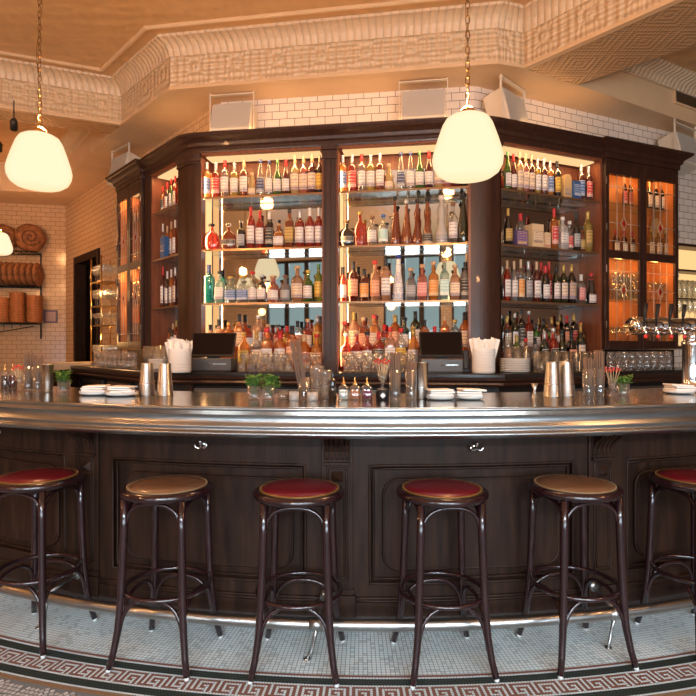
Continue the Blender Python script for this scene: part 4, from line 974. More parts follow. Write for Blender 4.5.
# bottom: two stepped rows in each bay
rnd = random.Random(11)
def bottom(f, x0, x1, n, d, z, y0, y1, rowname, group, pal):
    items = []
    for k in range(n):
        px = x0+(x1-x0)*(k+.5)/n+rnd.uniform(-.8, .8); kind = rnd.choice(['spirit', 'squat', 'square', 'wine', 'block', 'spirit'])
        g = rnd.choice(pal); l = rnd.choice(['white', 'cream', 'white', 'yellow', 'black', 'red', 'peach', 'white']); c = rnd.choice(['black', 'red', 'cork', 'gold', 'black', 'silver'])
        items.append((px, rnd.uniform(y0, y1), kind, (x1-x0)/n/2*.98, g, l, c, rnd.choice([FO, ST, {}])))
    row(f, d, z, 0, items, rowname, group)
AM = ['amber', 'red', 'orange', 'dark amber', 'amber', 'red', 'clear', 'peach']; DK = ['black', 'dark red', 'dark amber', 'green', 'red', 'amber', 'black', 'clear', 'dark green']
RZB, RZF = CTZ+.17, CTZ
bottom(FC, 205, 322, 12, .18, RZB, 314, 327, 'back bottom row, first main bay', 'back row at the bottom of the first main bay', AM)
bottom(FC, 238, 322, 7, .045, RZF+.0, 325, 339, 'front bottom row, first main bay', 'front row at the bottom of the first main bay', AM)
bottom(FC, 339, 470, 13, .18, RZB, 311, 326, 'back bottom row, second main bay', 'back row at the bottom of the second main bay', AM+['dark green'])
bottom(FC, 340, 418, 7, .045, RZF, 322, 337, 'front bottom row, second main bay', 'front row at the bottom of the second main bay', AM+['clear'])
bottom(FR, 503, 592, 12, .18, RZB, 309, 324, 'back bottom row, right wing bay', 'back row at the bottom of the right wing', DK)
bottom(FR, 503, 585, 9, .045, RZF, 322, 338, 'front bottom row, right wing bay', 'front row at the bottom of the right wing', DK)
# left wing bay
for (z, ys, cols, nm) in ((SHZ[0], (187, 183, 179, 176), [('amber', 'black', 'red'), ('dark red', 'white', 'red'), ('green', 'white', 'red'), ('red', 'cream', 'red')], 'top shelf'),
                      (SHZ[1], (224, 226, 222, 220), [('clear', 'white', 'white'), ('amber', 'white', 'tan'), ('amber', 'white', 'tan'), ('dark amber', 'white', 'white')], 'second shelf'),
                      (SHZ[2], (267, 271, 269, 268), [('dark red', 'white', 'red'), ('black', 'white', 'white'), ('amber', 'white', 'white'), ('dark red', 'cream', 'silver')], 'third shelf'),
                      (RZB, (329, 328, 324, 321), [('dark red', 'white', 'red'), ('amber', 'white', 'black'), ('black', 'white', 'tan'), ('dark amber', 'cream', 'gold')], 'bottom row')):
    items = [(px, y, 'wine', 2.5, c[0], c[1], c[2], FO) for px, y, c in zip((163, 167.4, 171.4, 175.2) if nm != 'bottom row' else (166, 169.6, 173, 176.3), ys, cols)]
    row(FL, .10 if nm != 'bottom row' else .17, z, 0, items, nm+', left wing bay', 'bottles in the left wing bay')
carton(FL, .03, 164.5, SHZ[1], 237, 9.5, CB, 'dark blue carton with white print on second shelf of the left wing bay', .05, band=(LABEL(LC['navy'], (.8, .8, .8)), .3, .6))

# printed names on the cream aperitif labels
def lettering(txt, t, z, size, r, mat, y=None):
    cu = bpy.data.curves.new('lettering', 'FONT'); cu.body = txt; cu.size = size; cu.align_x = 'CENTER'; cu.align_y = 'CENTER'; cu.extrude = .0002
    tmp = bpy.data.objects.new('tmp_text', cu); COL.objects.link(tmp)
    me = bpy.data.meshes.new_from_object(tmp); COL.objects.unlink(tmp); bpy.data.objects.remove(tmp); bpy.data.curves.remove(cu)
    me.name = 'lettering'; me.materials.clear(); me.materials.append(mat)
    for v in me.vertices:
        a = v.co.x/r if r else 0; zz = z+v.co.y
        if r: v.co = ((r)*math.sin(a), -(r)*math.cos(a), zz)
        else: v.co = (v.co.x, y, zz)
    return link_mesh('lettering', me, t)
LINK = M('label_ink_blue', (.08, .09, .22), .6)
for o in [o for o in COL.objects if o.name.startswith('liquor_bottle') and 'cream label' in o['label'] and 'top shelf' in o['label'] and ' from left' in o['label'] and ('pale yellow bottle' in o['label'] or 'rose bottle' in o['label'] or 'dark red bottle' in o['label']) and 'left wing' not in o['label']]:
    me = [c for c in o.children if c.name.startswith('paper_label')][0].data
    r = max(math.hypot(v.co.x, v.co.y) for v in me.vertices); h = max(v.co.z for v in me.vertices)
    lettering('LILLET', o, h*.66, .020, r+.001, LINK)

# ---------------------------------------------------------------- glassware
def glass_mesh(kind):
    if kind == 'rocks': return MB().lathe([(.030, 0), (.038, .085), (.0365, .085), (.029, .010), (.0, .010)], 14).mesh('rocks_glass', CLEAR)
    if kind == 'rocks_inverted': return MB().lathe([(.038, 0), (.030, .085), (.0, .085)], 14).mesh('rocks_glass', CLEAR)
    if kind == 'highball': return MB().lathe([(.028, 0), (.034, .15), (.0325, .15), (.027, .012), (0, .012)], 14).mesh('highball_glass', CLEAR)
    if kind == 'wine': return MB().lathe([(.032, 0), (.032, .003), (.006, .008), (.004, .02), (.004, .085), (.012, .095), (.034, .12), (.040, .15), (.036, .19), (.032, .21), (.031, .21), (.035, .19), (.038, .15), (.032, .122), (0, .10)], 14).mesh('wine_glass', CLEAR)
    if kind == 'coupe': return MB().lathe([(.034, 0), (.034, .003), (.006, .008), (.0045, .02), (.0045, .09), (.02, .10), (.042, .125), (.046, .15), (.045, .15), (.04, .127), (0, .105)], 16).mesh('coupe_glass', CLEAR)
GK = {}
def glass(kind, x, y, z, label, group, s=1.0):
    if kind not in GK: GK[kind] = glass_mesh(kind)
    nm = {'rocks': 'rocks_glass', 'rocks_inverted': 'rocks_glass', 'highball': 'highball_glass', 'wine': 'wine_glass', 'coupe': 'coupe_glass'}[kind]
    o = link_mesh(nm, GK[kind], None, (x, y, z), rnd.uniform(0, 3)); o.scale = (s, s, s)
    return tag(o, label, 'glass', group)
def grow(f, kind, px0, px1, n, d, z, label, group, s=1.0):
    for k in range(n):
        px = px0+(px1-px0)*(k+.5)/n; u, D = f.hit(px, d); x, y = f.w(u, d); glass(kind, x, y, z, label, group, s)
g = 'upturned rocks glasses between the tills'
lb = 'clear upturned rocks glass in the rows between the left till and slim column'
grow(FC, 'rocks_inverted', 237, 322, 9, -.38, CTZ, lb, g); grow(FC, 'rocks_inverted', 237, 322, 9, -.29, CTZ, lb, g); grow(FC, 'rocks_inverted', 241, 318, 8, -.335, CTZ+.086, lb, g)
grow(FC, 'coupe', 239, 322, 8, -.10, CTZ, 'clear coupe glass behind the upturned rocks glasses, first main bay', 'coupes in the first main bay')
lb = 'clear upturned rocks glass in the rows between slim column and right till'
grow(FC, 'rocks_inverted', 343, 418, 8, -.36, CTZ, lb, 'upturned rocks glasses right of the slim column'); grow(FC, 'rocks_inverted', 345, 414, 7, -.30, CTZ+.086, lb, 'upturned rocks glasses right of the slim column'); grow(FC, 'rocks_inverted', 345, 414, 7, -.26, CTZ, lb, 'upturned rocks glasses right of the slim column')
grow(FC, 'coupe', 341, 416, 7, -.12, CTZ, 'clear coupe glass behind the rocks glasses, second main bay', 'coupes in the second main bay')
lb = 'clear highball glass on the counter before the right wing bay'
grow(FR, 'highball', 505, 600, 10, -.06, CTZ+.02, lb, 'highballs before the right wing bay', 1.1) if False else None
grow(FR, 'highball', 532, 600, 7, -.20, CTZ, lb, 'highballs before the right wing bay', 1.15); grow(FR, 'highball', 532, 600, 7, -.29, CTZ, lb, 'highballs before the right wing bay'); grow(FR, 'rocks', 536, 602, 7, -.38, CTZ, 'clear rocks glass on the counter edge before the right wing bay', 'rocks glasses before the right wing bay')
grow(FR, 'highball', 505, 530, 3, -.10, CTZ, 'clear tall glass standing behind the plate stack, right wing', 'tall glasses behind the plate stack', 1.45)
lb = 'clear upturned rocks glass in the double tier under the right glazed cabinet'
for dd, zz in ((-.36, 0), (-.27, 0), (-.36, .086), (-.27, .086)): grow(FR, 'rocks_inverted', 607, 672, 9, dd, CTZ+zz, lb, 'rocks glasses under the right glazed cabinet')
lb = 'clear upturned rocks glass on the counter under the left glazed cabinet'
for dd, zz in ((-.34, 0), (-.24, 0), (-.34, .086)): grow(FL, 'rocks_inverted', 94, 136, 9, dd, CTZ+zz, lb, 'rocks glasses under the left glazed cabinet')
grow(FL, 'highball', 146, 166, 4, -.22, CTZ+.06, 'clear highball glass before the left wing bay', 'highballs before the left wing bay', 1.3) if False else grow(FL, 'highball', 146, 168, 5, -.18, CTZ, 'clear tall glass on the counter before the left wing bay', 'tall glasses before the left wing bay', 1.5)
# inside glazed cabinets
def cab_shelf(f, px, d, z, fill, nm, side):
    for (kind, p0, p1, n) in fill:
        if kind in ('wine', 'coupe', 'highball'): grow(f, kind, p0, p1, n, d, z, 'clear %s glass on the %s shelf of the %s glazed cabinet' % (kind, nm, side), '%s glasses, %s shelf, %s glazed cabinet' % (kind, nm, side), 1.1)
        else:
            row(f, d, z, 0, [(p0+(p1-p0)*(k+.5)/n, None, *kind) for k in range(n)], '', '')
def brow(f, d, z, p0, p1, n, h, kind, g, l, c, rn, gr, **kw):
    its = []
    for k in range(n):
        px = p0+(p1-p0)*(k+.5)/n; u, D = f.hit(px, d); its.append((px, 348-(z+h-CZ)*F/D, kind, (p1-p0)/n*.42, g, l, c, kw or {}))
    row(f, d, z, 0, its, rn, gr)
Z4 = [1.39, 1.86, 2.30, 2.80]
brow(FR, .12, Z4[3], 622, 633, 2, .30, 'wine', 'dark red', 'red', 'tan', 'top shelf, right glazed cabinet, left door', 'bottles at the top of the right glazed cabinet', capk='foil')
brow(FR, .12, Z4[3], 646, 666, 3, .30, 'wine', 'black', 'white', 'tan', 'top shelf, right glazed cabinet, right door', 'bottles at the top of the right glazed cabinet', capk='foil')
brow(FR, .12, Z4[2], 612, 636, 3, .26, 'squat', 'dark red', 'white', 'red', 'second shelf, right glazed cabinet, left door', 'bottles on the second shelf of the right glazed cabinet', capk='foil')
carton(FR, .19, 658, Z4[2], 218, 16, CT, 'tan arched gift carton behind bottles in the right glazed cabinet', .04, arch=True)
brow(FR, .08, Z4[2], 647, 669, 3, .30, 'square', 'gold', 'cream', 'gold', 'second shelf, right glazed cabinet, right door', 'bottles on the second shelf of the right glazed cabinet')
def sh(f, kind, p0, p1, n, k, side, nm): grow(f, kind, p0, p1, n, .10, Z4[k], 'clear %s glass on the %s shelf of the %s glazed cabinet' % (kind, nm, side), '%s glasses on the %s shelf of the %s glazed cabinet' % (kind, nm, side), 1.25); 
sh(FR, 'wine', 612, 637, 5, 1, 'right', 'third'); grow(FR, 'highball', 612, 637, 5, .19, Z4[1], 'clear tall glass behind the stemware on the third shelf of the right glazed cabinet', 'tall glasses in the right glazed cabinet', 1.6); grow(FR, 'highball', 648, 670, 5, .19, Z4[0], 'clear tall glass behind the stemware at the bottom of the right glazed cabinet', 'tall glasses at the bottom of the right glazed cabinet', 1.8); sh(FR, 'coupe', 648, 670, 4, 1, 'right', 'third'); sh(FR, 'coupe', 612, 637, 4, 0, 'right', 'bottom'); sh(FR, 'wine', 648, 670, 4, 0, 'right', 'bottom')
sh(FL, 'wine', 131, 143, 4, 1, 'left', 'third'); grow(FL, 'highball', 121, 143, 7, .19, Z4[1], 'clear tall glass behind the stemware on the third shelf of the left glazed cabinet', 'tall glasses in the left glazed cabinet', 1.6); sh(FL, 'coupe', 121, 128, 3, 1, 'left', 'third'); sh(FL, 'wine', 131, 143, 4, 0, 'left', 'bottom'); sh(FL, 'wine', 121, 128, 3, 0, 'left', 'bottom'); sh(FL, 'coupe', 131, 143, 4, 2, 'left', 'second')
brow(FL, .12, Z4[3], 131, 143, 4, .27, 'wine', 'dark red', 'white', 'red', 'top shelf, left glazed cabinet, near door', 'bottles at the top of the left glazed cabinet', capk='foil')
brow(FL, .12, Z4[2], 121, 128, 3, .27, 'wine', 'amber', 'white', 'tan', 'second shelf, left glazed cabinet, far door', 'bottles on the second shelf of the left glazed cabinet', capk='foil')
# ---------------------------------------------------------------- things on the back counter
def onc(f, px, d): u, D = f.hit(px, d); return (*f.w(u, d), D)
def till(px, d, wpx, label, a):
    x, y, D = onc(FC, px, d); w = wpx*D/F; t = thing('till', label, 'till', (x, y, CTZ), a, 'tills')
    MB().box(-w/2+.01, w/2-.01, -.09, .12, .008, .115).build('cash_drawer', GREY, t, bevel=.006)
    m = MB(); m.box(-w/2+.02, w/2-.02, -.088, .10, 0, .008); m.build('rubber_base', BLACK, t)
    T = Matrix.Translation((0, -.03, .13)) @ Matrix.Rotation(math.radians(-22), 4, 'X')
    m = MB(); m.box(-w/2, w/2, -.012, .012, 0, .225, T=T); mon = m.build('monitor', BLACK, t, bevel=.005)
    m = MB(); m.box(-w/2+.012, w/2-.012, -.014, -.012, .016, .213, T=T); m.build('screen', SCREEN, mon)
    m = MB(); m.box(-.05, .05, .0, .06, .114, .14); m.box(-.03, .03, .0, .03, .13, .25, T=Matrix.Translation((0, .02, 0))); m.build('stand', BLACK, t)
    m = MB(); m.tube([(-.0, -.0905, .065), (0, -.096, .065)], .009, 12); m.box(.03, w/2-.05, -.093, -.09, .062, .070); m.build('lock', STEEL, t)
    return t
till(213, -.27, 45, 'black touchscreen till on the left part of the back counter', FC.a+.05)
till(441, -.27, 43, 'black touchscreen till right of centre, under the second main bay', FC.a+.10)
def napkin_holder(f, px, d, label):
    x, y, D = onc(f, px, d); t = thing('napkin_holder', label, 'napkin holder', (x, y, CTZ), 0, 'napkin holders')
    m = MB(); m.lathe([(.085, 0), (.092, .01), (.092, .19), (.096, .20), (.090, .20), (.086, .19), (.086, .015), (0, .015)], 28); m.build('crock', CERAMIC, t)
    m = MB()
    for k in range(7): m.tube([(.0935*math.cos(2*PI*q/28), .0935*math.sin(2*PI*q/28), .025+.024*k) for q in range(28)], .0028, 5, True)
    m.build('ribbing', CERAMIC, t)
    rn = random.Random(int(px))
    for k in range(6):
        a = -PI/2+(-1.7+.68*k); r = .052; T = Matrix.Translation((r*math.cos(a), r*math.sin(a)*.8, .02)) @ Matrix.Rotation(rn.uniform(-.2, .2), 4, 'Y') @ Matrix.Rotation(rn.uniform(-.9, .9), 4, 'Z')
        m = MB(); hh = rn.uniform(.225, .255)
        pts = [(-.034, 0), (-.020, .013), (-.004, -.008), (.014, .012), (.034, -.004), (.036, .006), (.015, .024), (-.004, .006), (-.02, .026), (-.036, .008)]
        n = len(pts); vs = [(p[0]*.7, p[1]*.7, 0) for p in pts]+[(p[0]*1.25, p[1]*1.6, hh+rn.uniform(-.03, .03)) for p in pts]; vs = [tuple(T @ Vector(v)) for v in vs]
        m.add(vs, [list(range(n))[::-1], list(range(n, 2*n))]+[[i, (i+1) % n, n+(i+1) % n, n+i] for i in range(n)])
        tag(m.build('napkin', PAPER, None), 'white folded napkin standing in the %s napkin crock' % ('left' if px < 300 else 'right'), 'napkin', 'napkins in the %s crock' % ('left' if px < 300 else 'right')).location = t.location
napkin_holder(FL, 180, -.33, 'round white ribbed napkin crock left of the left till')
napkin_holder(FC, 483.5, -.33, 'round white ribbed napkin crock right of the right till')
def plates(x, y, z, n, r, label, group, th=.012):
    for k in range(n):
        o = MB().lathe([(r*.62, 0), (r*.9, .007), (r, .015), (r*.99, .0165), (r*.86, .011), (r*.6, .006), (0, .006)], 28).build('plate', CERAMIC); o.location = (x, y, z+k*th)
        tag(o, label+(', %s from bottom' % ORD[k] if n > 2 else ', '+('lower' if k == 0 else 'upper')), 'plate', group)
x, y, D = onc(FR, 515, -.25); plates(x, y, CTZ, 8, .125, 'round white plate in the tall stack right of the right napkin crock', 'plate stack by the right corner column', .0145)
x, y, D = onc(FL, 160, -.20); plates(x, y, CTZ, 7, .11, 'round white plate in the stack left of the left napkin crock', 'plate stack by the left wing', .0145)
# small dark phone base beside right till
x, y, D = onc(FC, 466, -.22); t = thing('card_reader', 'small black card reader standing right of the right till', 'card reader', (x, y, CTZ), FC.a)
m = MB(); m.box(-.03, .03, -.03, .03, 0, .03); m.box(-.025, .025, -.012, .012, .03, .19, T=Matrix.Rotation(-.15, 4, 'X')); m.build('handset', BLACK, t, bevel=.006)
# ---------------------------------------------------------------- things on the bar
def bar_at(px, r=4.52): return barhit(px, r)
def face(x, y): return math.atan2(-(x), y)*.0
def shaker(px, r, w, h, label, group=None):
    x, y = bar_at(px, r); t = thing('shaker_tin', label, 'shaker', (x, y, BT), 0, group)
    MB().lathe([(w*.80, 0), (w*.84, .004), (w*.88, h*.3), (w*.9, h*.32), (w, h*.98), (w*1.04, h*.985), (w*1.04, h), (w*.97, h), (w*.78, .006), (0, .006)][::1], 24).build('tin_body', STEEL, t)
    MB().tube([(w*.93*math.cos(2*PI*q/24), w*.93*math.sin(2*PI*q/24), h*.33) for q in range(24)], .0015, 5, True).build('rim_line', CHROME, t)
def inv_shaker(px, r, w, h, label):
    x, y = bar_at(px, r); t = thing('shaker_tin', label, 'shaker', (x, y, BT), 0)
    MB().lathe([(w*1.03, 0), (w*1.03, .004), (w, .006), (w*.94, h*.35), (w*.92, h*.36), (w*.72, h*.97), (w*.68, h), (0, h-.004)], 24).build('tin_body', STEEL, t)
    MB().tube([(w*.945*math.cos(2*PI*q/24), w*.945*math.sin(2*PI*q/24), h*.355) for q in range(24)], .0015, 5, True).build('rim_line', CHROME, t)
inv_shaker(147, 4.50, .044, .18, 'upturned steel shaker tin, left one of the pair beside the left till')
inv_shaker(165, 4.50, .044, .18, 'upturned steel shaker tin, right one of the pair beside the left till')
shaker(48, 4.53, .032, .165, 'steel shaker tin left of the leftmost potted herbs')
inv_shaker(552.5, 4.52, .046, .19, 'upturned steel shaker tin, left of the pair near the right wing')
inv_shaker(566, 4.50, .046, .19, 'upturned steel shaker tin, right of the pair near the right wing')
shaker(421, 4.56, .038, .19, 'steel shaker tin right of the middle glasses of straws')
STRAW = M('brown_paper_straw', (.17, .10, .065), .7); PICK = M('bamboo_pick', (.62, .42, .22), .6); RB_ = M('red_bead', (.62, .03, .02), .4)
TALLG = MB().lathe([(.026, 0), (.027, .004), (.030, .15), (.0285, .15), (.025, .012), (0, .012)], 18).mesh('glass_body', CLEAR)
def straws(px, r, label, h=.23, lean=0, n=24, gh=1.0):
    x, y = bar_at(px, r); t = thing('straw_glass', label, 'glass', (x, y, BT), 0, 'glasses of straws')
    g = link_mesh('glass_body', TALLG, t); g.scale = (1, 1, gh)
    tag_ = tag(link_mesh('straw_bundle', strawb(n, h, lean), None, (x, y, BT)), 'bundle of brown straws in the '+label.split(' of ', 1)[0].replace('clear ', '')+' '+label.split('straws ', 1)[1], 'straws', 'bundles of straws', 'stuff')
def strawb(n, h, lean):
    rn = random.Random(n+int(lean*1000)); m = MB()
    for k in range(n):
        a = 2*PI*k/n*2.4; q = .0225*math.sqrt((k+.5)/n)
        m.tube([(q*math.cos(a), q*math.sin(a), .013), (q*math.cos(a)*1.25+lean*h, q*math.sin(a)*1.25, h+rn.uniform(-.008, .008))], .0034, 6)
    return m.mesh('straw_bundle', STRAW)
straws(28.5, 4.53, 'clear glass of brown straws at far left, left of the pair'); straws(38, 4.53, 'clear glass of brown straws at far left, right of the pair', .215)
straws(395, 4.60, 'clear glass of brown straws right of the middle picks, left of pair', .235, 0, 26)
straws(411, 4.60, 'clear glass of brown straws right of the middle picks, right of pair', .19, 0, 25)
straws(588, 4.56, 'clear glass of brown straws near the right herbs, left of pair', .205); straws(599, 4.56, 'clear glass of brown straws near the right herbs, right of pair', .245)
# slanting bundle of long straws with beaker
straws(304, 4.60, 'clear glass of brown straws leaning left by the middle herbs', .30, -.16, 14, .75)
def picks(px, r, label, base=0, n=14):
    x, y = bar_at(px, r); t = thing('pick_glass', label, 'glass', (x, y, BT+base), 0, 'glasses of beaded picks')
    MB().lathe([(.022, 0), (.022, .004), (.008, .010), (.007, .03), (.020, .05), (.027, .085), (.026, .085), (.019, .052), (0, .036)], 18).build('glass_body', CLEAR, t)
    for k in range(n):
        a = 2*PI*k/n*1.0; q = .006; tx, ty = .040*math.cos(a)*(1 if k % 2 else .6), .040*math.sin(a)*(1 if k % 2 else .6); hh = .145+.008*(k % 3)
        p = MB(); p.tube([(q*math.cos(a), q*math.sin(a), .037), (tx, ty, hh)], .0013, 5); o = p.build('cocktail_pick', PICK); o.location = t.location
        tag(o, 'bamboo cocktail pick with red bead in '+label.split(' of ', 1)[0].replace('small ', '')+' '+label.split('picks ', 1)[1], 'cocktail pick', 'picks '+label.split('picks ', 1)[1])
        b = MB(); b.lathe([(.0001, -.005), (.005, -.005), (.0068, 0), (.005, .005), (.0001, .005)], 8, T=Matrix.Translation((tx*.93, ty*.93, hh-.008))); b.build('bead', RB_, o)
picks(20, 4.55, 'small glass of red beaded picks at the far left of the bar'); picks(382.5, 4.60, 'small glass of red beaded picks right of the bitters bottles', .052); picks(612.5, 4.56, 'small glass of red beaded picks left of the rightmost herbs')
x, y = bar_at(382.5, 4.60); t = thing('jar', 'squat black jar with white emblem under the middle glass of picks', 'jar', (x, y, BT))
MB().lathe([(.032, 0), (.034, .005), (.034, .045), (.030, .051), (0, .051)], 20).build('jar_body', BLACK, t)
m = MB(); m.box(-.010, .010, -.0355, -.0345, .014, .034, T=Matrix.Translation((0, 0, 0))); m.v = [tuple(Matrix.Translation((0, 0, .024)) @ Matrix.Rotation(PI/4, 4, 'Y') @ Matrix.Translation((0, 0, -.024)) @ Vector(v)) for v in m.v]; m.build('emblem', PAPER, t)
# herbs
def herb_mesh(seed, s=1):
    rn = random.Random(seed); m = MB()
    for k in range(34):
        a = rn.uniform(0, 2*PI); r = rn.uniform(.005, .05)*s; h = rn.uniform(.075, .13)*s; cx, cy = r*math.cos(a), r*math.sin(a)
        m.tube([(cx*.25, cy*.25, .012), (cx*.6, cy*.6, h*.7), (cx, cy, h)], .0012, 4)
        for q in range(5):
            b = rn.uniform(0, 2*PI); L = rn.uniform(.018, .030)*s; zz = h*rn.uniform(.72, 1.02); e = rn.uniform(-.2, .6); w = L*.36
            ox, oy = cx*(.6+.4*zz/h), cy*(.6+.4*zz/h); d = Vector((math.cos(b), math.sin(b), e)).normalized(); n = d.cross(Vector((0, 0, 1))).normalized()
            o = Vector((ox, oy, zz)); pts = [o, o+d*L*.4+n*w, o+d*L, o+d*L*.4-n*w]; up = Vector((0, 0, .002))
            m.add([tuple(p+up*(1 if i in (0, 2) else -1)) for i, p in enumerate(pts)], [(0, 1, 2), (0, 2, 3)], [[(0, 0)]*3]*2, True)
    return m.mesh('herb_leaves', GREEN)
HG = MB().lathe([(.030, 0), (.031, .006), (.034, .072), (.0325, .072), (.029, .014), (0, .014)], 20, 3).mesh('glass_body', CLEAR)
for k, (px, r, lb) in enumerate([(64, 4.50, 'glass tumbler of green herbs at the left, beside the steel shaker'), (254, 4.62, 'glass tumbler of green herbs below the left till, left of the pair'), (268.5, 4.62, 'glass tumbler of green herbs below the left till, right of the pair'), (622.5, 4.56, 'glass tumbler of green herbs on the right, beside the picks')]):
    x, y = bar_at(px, r); t = thing('herb_tumbler', lb, 'herbs', (x, y, BT), 0, 'tumblers of herbs'); link_mesh('glass_body', HG, t); link_mesh('herb_leaves', herb_mesh(k, 1.0 if k < 3 else .9), t)
# plates with folded napkins on the bar
def napkin_plate(px, r, lb, seed, wide=.085):
    x, y = bar_at(px, r); plates(x, y, BT, 2, wide, 'small white plate '+lb, 'plates '+lb, .008)
    rn = random.Random(seed)
    for k in range(3):
        m = MB(); T = Matrix.Translation((x+rn.uniform(-.005, .008), y, BT+.022+k*.0115)) @ Matrix.Rotation(rn.uniform(-.25, .25), 4, 'Z') @ Matrix.Rotation(rn.uniform(-.03, .05), 4, 'Y')
        m.box(-.062, .062, -.055, .055, 0, .009, T=T); o = m.build('folded_napkin', PAPER, None, bevel=.003)
        tag(o, 'white folded napkin on the plate '+lb+', '+('bottom', 'middle', 'top')[k], 'napkin', 'napkins '+lb)
napkin_plate(96, 4.59, 'left of the left shakers, further from them', 1, .088); napkin_plate(122, 4.59, 'left of the left shakers, nearer them', 2, .088)
napkin_plate(440, 4.60, 'under the right till, left of the pair', 3, .075); napkin_plate(470, 4.60, 'under the right till, right of the pair', 4, .075)
napkin_plate(679, 4.56, 'at the right end below the beer tower', 5, .085)
# jigger
x, y = bar_at(551-16.5, 4.56); t = thing('jigger', 'small steel jigger left of the right pair of shakers', 'jigger', (x, y, BT)); MB().lathe([(.018, 0), (.016, .002), (.006, .032), (.006, .036), (.019, .075), (.0175, .075), (.003, .036)], 16).build('cups', STEEL, t)
MB().tube([(.0075*math.cos(2*PI*q/12), .0075*math.sin(2*PI*q/12), .034) for q in range(12)], .002, 5, True).build('waist_ring', CHROME, t)
# bitters bottles with droppers
def bitters(px, r, col_, label, h=.062, w=.026):
    x, y = bar_at(px, r); t = thing('bitters_bottle', label, 'bottle', (x, y, BT), 0, 'bitters bottles on the bar')
    MB().lathe([(w, 0), (w*1.04, .004), (w*1.04, h), (w*.9, h+.006), (w*.4, h+.012), (w*.4, h+.02), (0, h+.02)], 22, 5).build('glass_body', CLEAR, t)
    MB().lathe([(w*.93, .004), (w*.93, h*.82), (0, h*.82)], 20, 5).build('liquid', M('bitters_'+col_[0], col_[1], .15, coat=.4), t)
    MB().lathe([(w*.46, h+.014), (w*.46, h+.024), (w*.2, h+.026), (.0035, h+.046), (.0022, h+.056), (0, h+.056)], 12).build('dasher_top', BRASS, t)
bitters(343.5, 4.60, ('clear', (.55, .50, .42)), 'pale bitters bottle with brass dasher, leftmost of the row of three')
bitters(355, 4.60, ('amber', (.42, .12, .04)), 'amber bitters bottle with brass dasher, middle of the row of three')
bitters(367, 4.60, ('red', (.16, .01, .03)), 'dark red bitters bottle with brass dasher, rightmost of the row of three')
bitters(5, 4.53, ('dark', (.03, .008, .006)), 'tall dark bitters bottle at the left frame edge', .105, .021); bitters(12.5, 4.48, ('brown', (.12, .02, .01)), 'tall brown bitters bottle left of the far-left picks', .105, .021)
x, y = bar_at(332.5, 4.60); bottle(x, y, BT, 0, 'spirit', .135, .019, 'black', None, 'black', 'small, left of the three bitters bottles', 'bitters bottles on the bar', name='dropper_bottle', capk='pour')
# mixing glasses and low jars by the herbs
def simple(px, r, prof, nm, lb, cat, mat=CLEAR, fill=None, group=None):
    x, y = bar_at(px, r); t = thing(nm, lb, cat, (x, y, BT), 0, group); MB().lathe(prof, 22).build('glass_body' if mat is CLEAR else 'body', mat, t)
    if fill: MB().lathe([(fill[1], .008), (fill[1]*1.05, fill[2]), (0, fill[2])], 18).build('contents', fill[0], t)
simple(284, 4.60, [(.032, 0), (.034, .004), (.034, .042), (.0325, .042), (.032, .007), (0, .007)], 'garnish_jar', 'low glass jar of orange garnish right of the middle herbs', 'jar', fill=(M('garnish_orange', (.5, .2, .07), .6), .030, .030))
simple(294, 4.66, [(.024, 0), (.025, .004), (.025, .045), (.023, .045), (0, .04)], 'ceramic_pot', 'small pale pot before the leaning straws', 'pot', mat=M('frosted_pot', (.36, .32, .28), .3))
simple(312.5, 4.66, [(.026, 0), (.027, .004), (.027, .042), (.025, .042), (0, .038)], 'ceramic_pot', 'small pale pot left of the mixing glasses', 'pot', mat=MATS['frosted_pot'])
for k, (px, r, h) in enumerate([(317, 4.54, .17), (325, 4.56, .15)]):
    simple(px, r, [(.030, 0), (.032, .006), (.038, h*.9), (.040, h), (.0385, h), (.030, .016), (0, .016)], 'mixing_glass', ('taller' if k == 0 else 'shorter')+' clear mixing glass left of the bitters bottles', 'glass', group='mixing glasses')
# bar spoon standing in mixing glass
x, y = bar_at(305.5, 4.585)
# ---------------------------------------------------------------- beer tower
bx_, by_ = at(691, 3.72); t = thing('beer_tower', 'polished chrome beer tower with horizontal tap tube and black tap handles', 'beer tower', (bx_, by_, BT), math.radians(14))
MB().lathe([(.085, 0), (.085, .012), (.062, .024), (.055, .04), (.052, .06), (.052, .27), (.058, .285), (.058, .30), (.05, .315)], 28).build('column', CHROME, t)
zc = zt(326.5, 3.72)-BT; m = MB(); RT = Matrix.Translation((0, 0, zc)) @ Matrix.Rotation(PI/2, 4, 'Y')
pr = [(0, -.47), (.03, -.465), (.048, -.445), (.058, -.42), (.060, -.40), (.052, -.38)]
for k in range(-1, 3): pr += [(.052, -.22+.21*k-.035), (.058, -.22+.21*k-.02), (.058, -.22+.21*k+.02), (.052, -.22+.21*k+.035)]
pr += [(.052, .5), (.057, .51), (.048, .55), (0, .57)]
m.lathe(pr, 28, T=RT); m.build('tap_tube', CHROME, t)
MB().tube([(0, 0, .30), (0, 0, zc-.03)], .045, 20).build('neck', CHROME, t)
MB().tube([(-.46, 0, zc), (-.49, -.0, zc-.002), (-.52, 0, zc-.005)], [.016, .012, .009], 10).build('end_nozzle', BRASS, t)
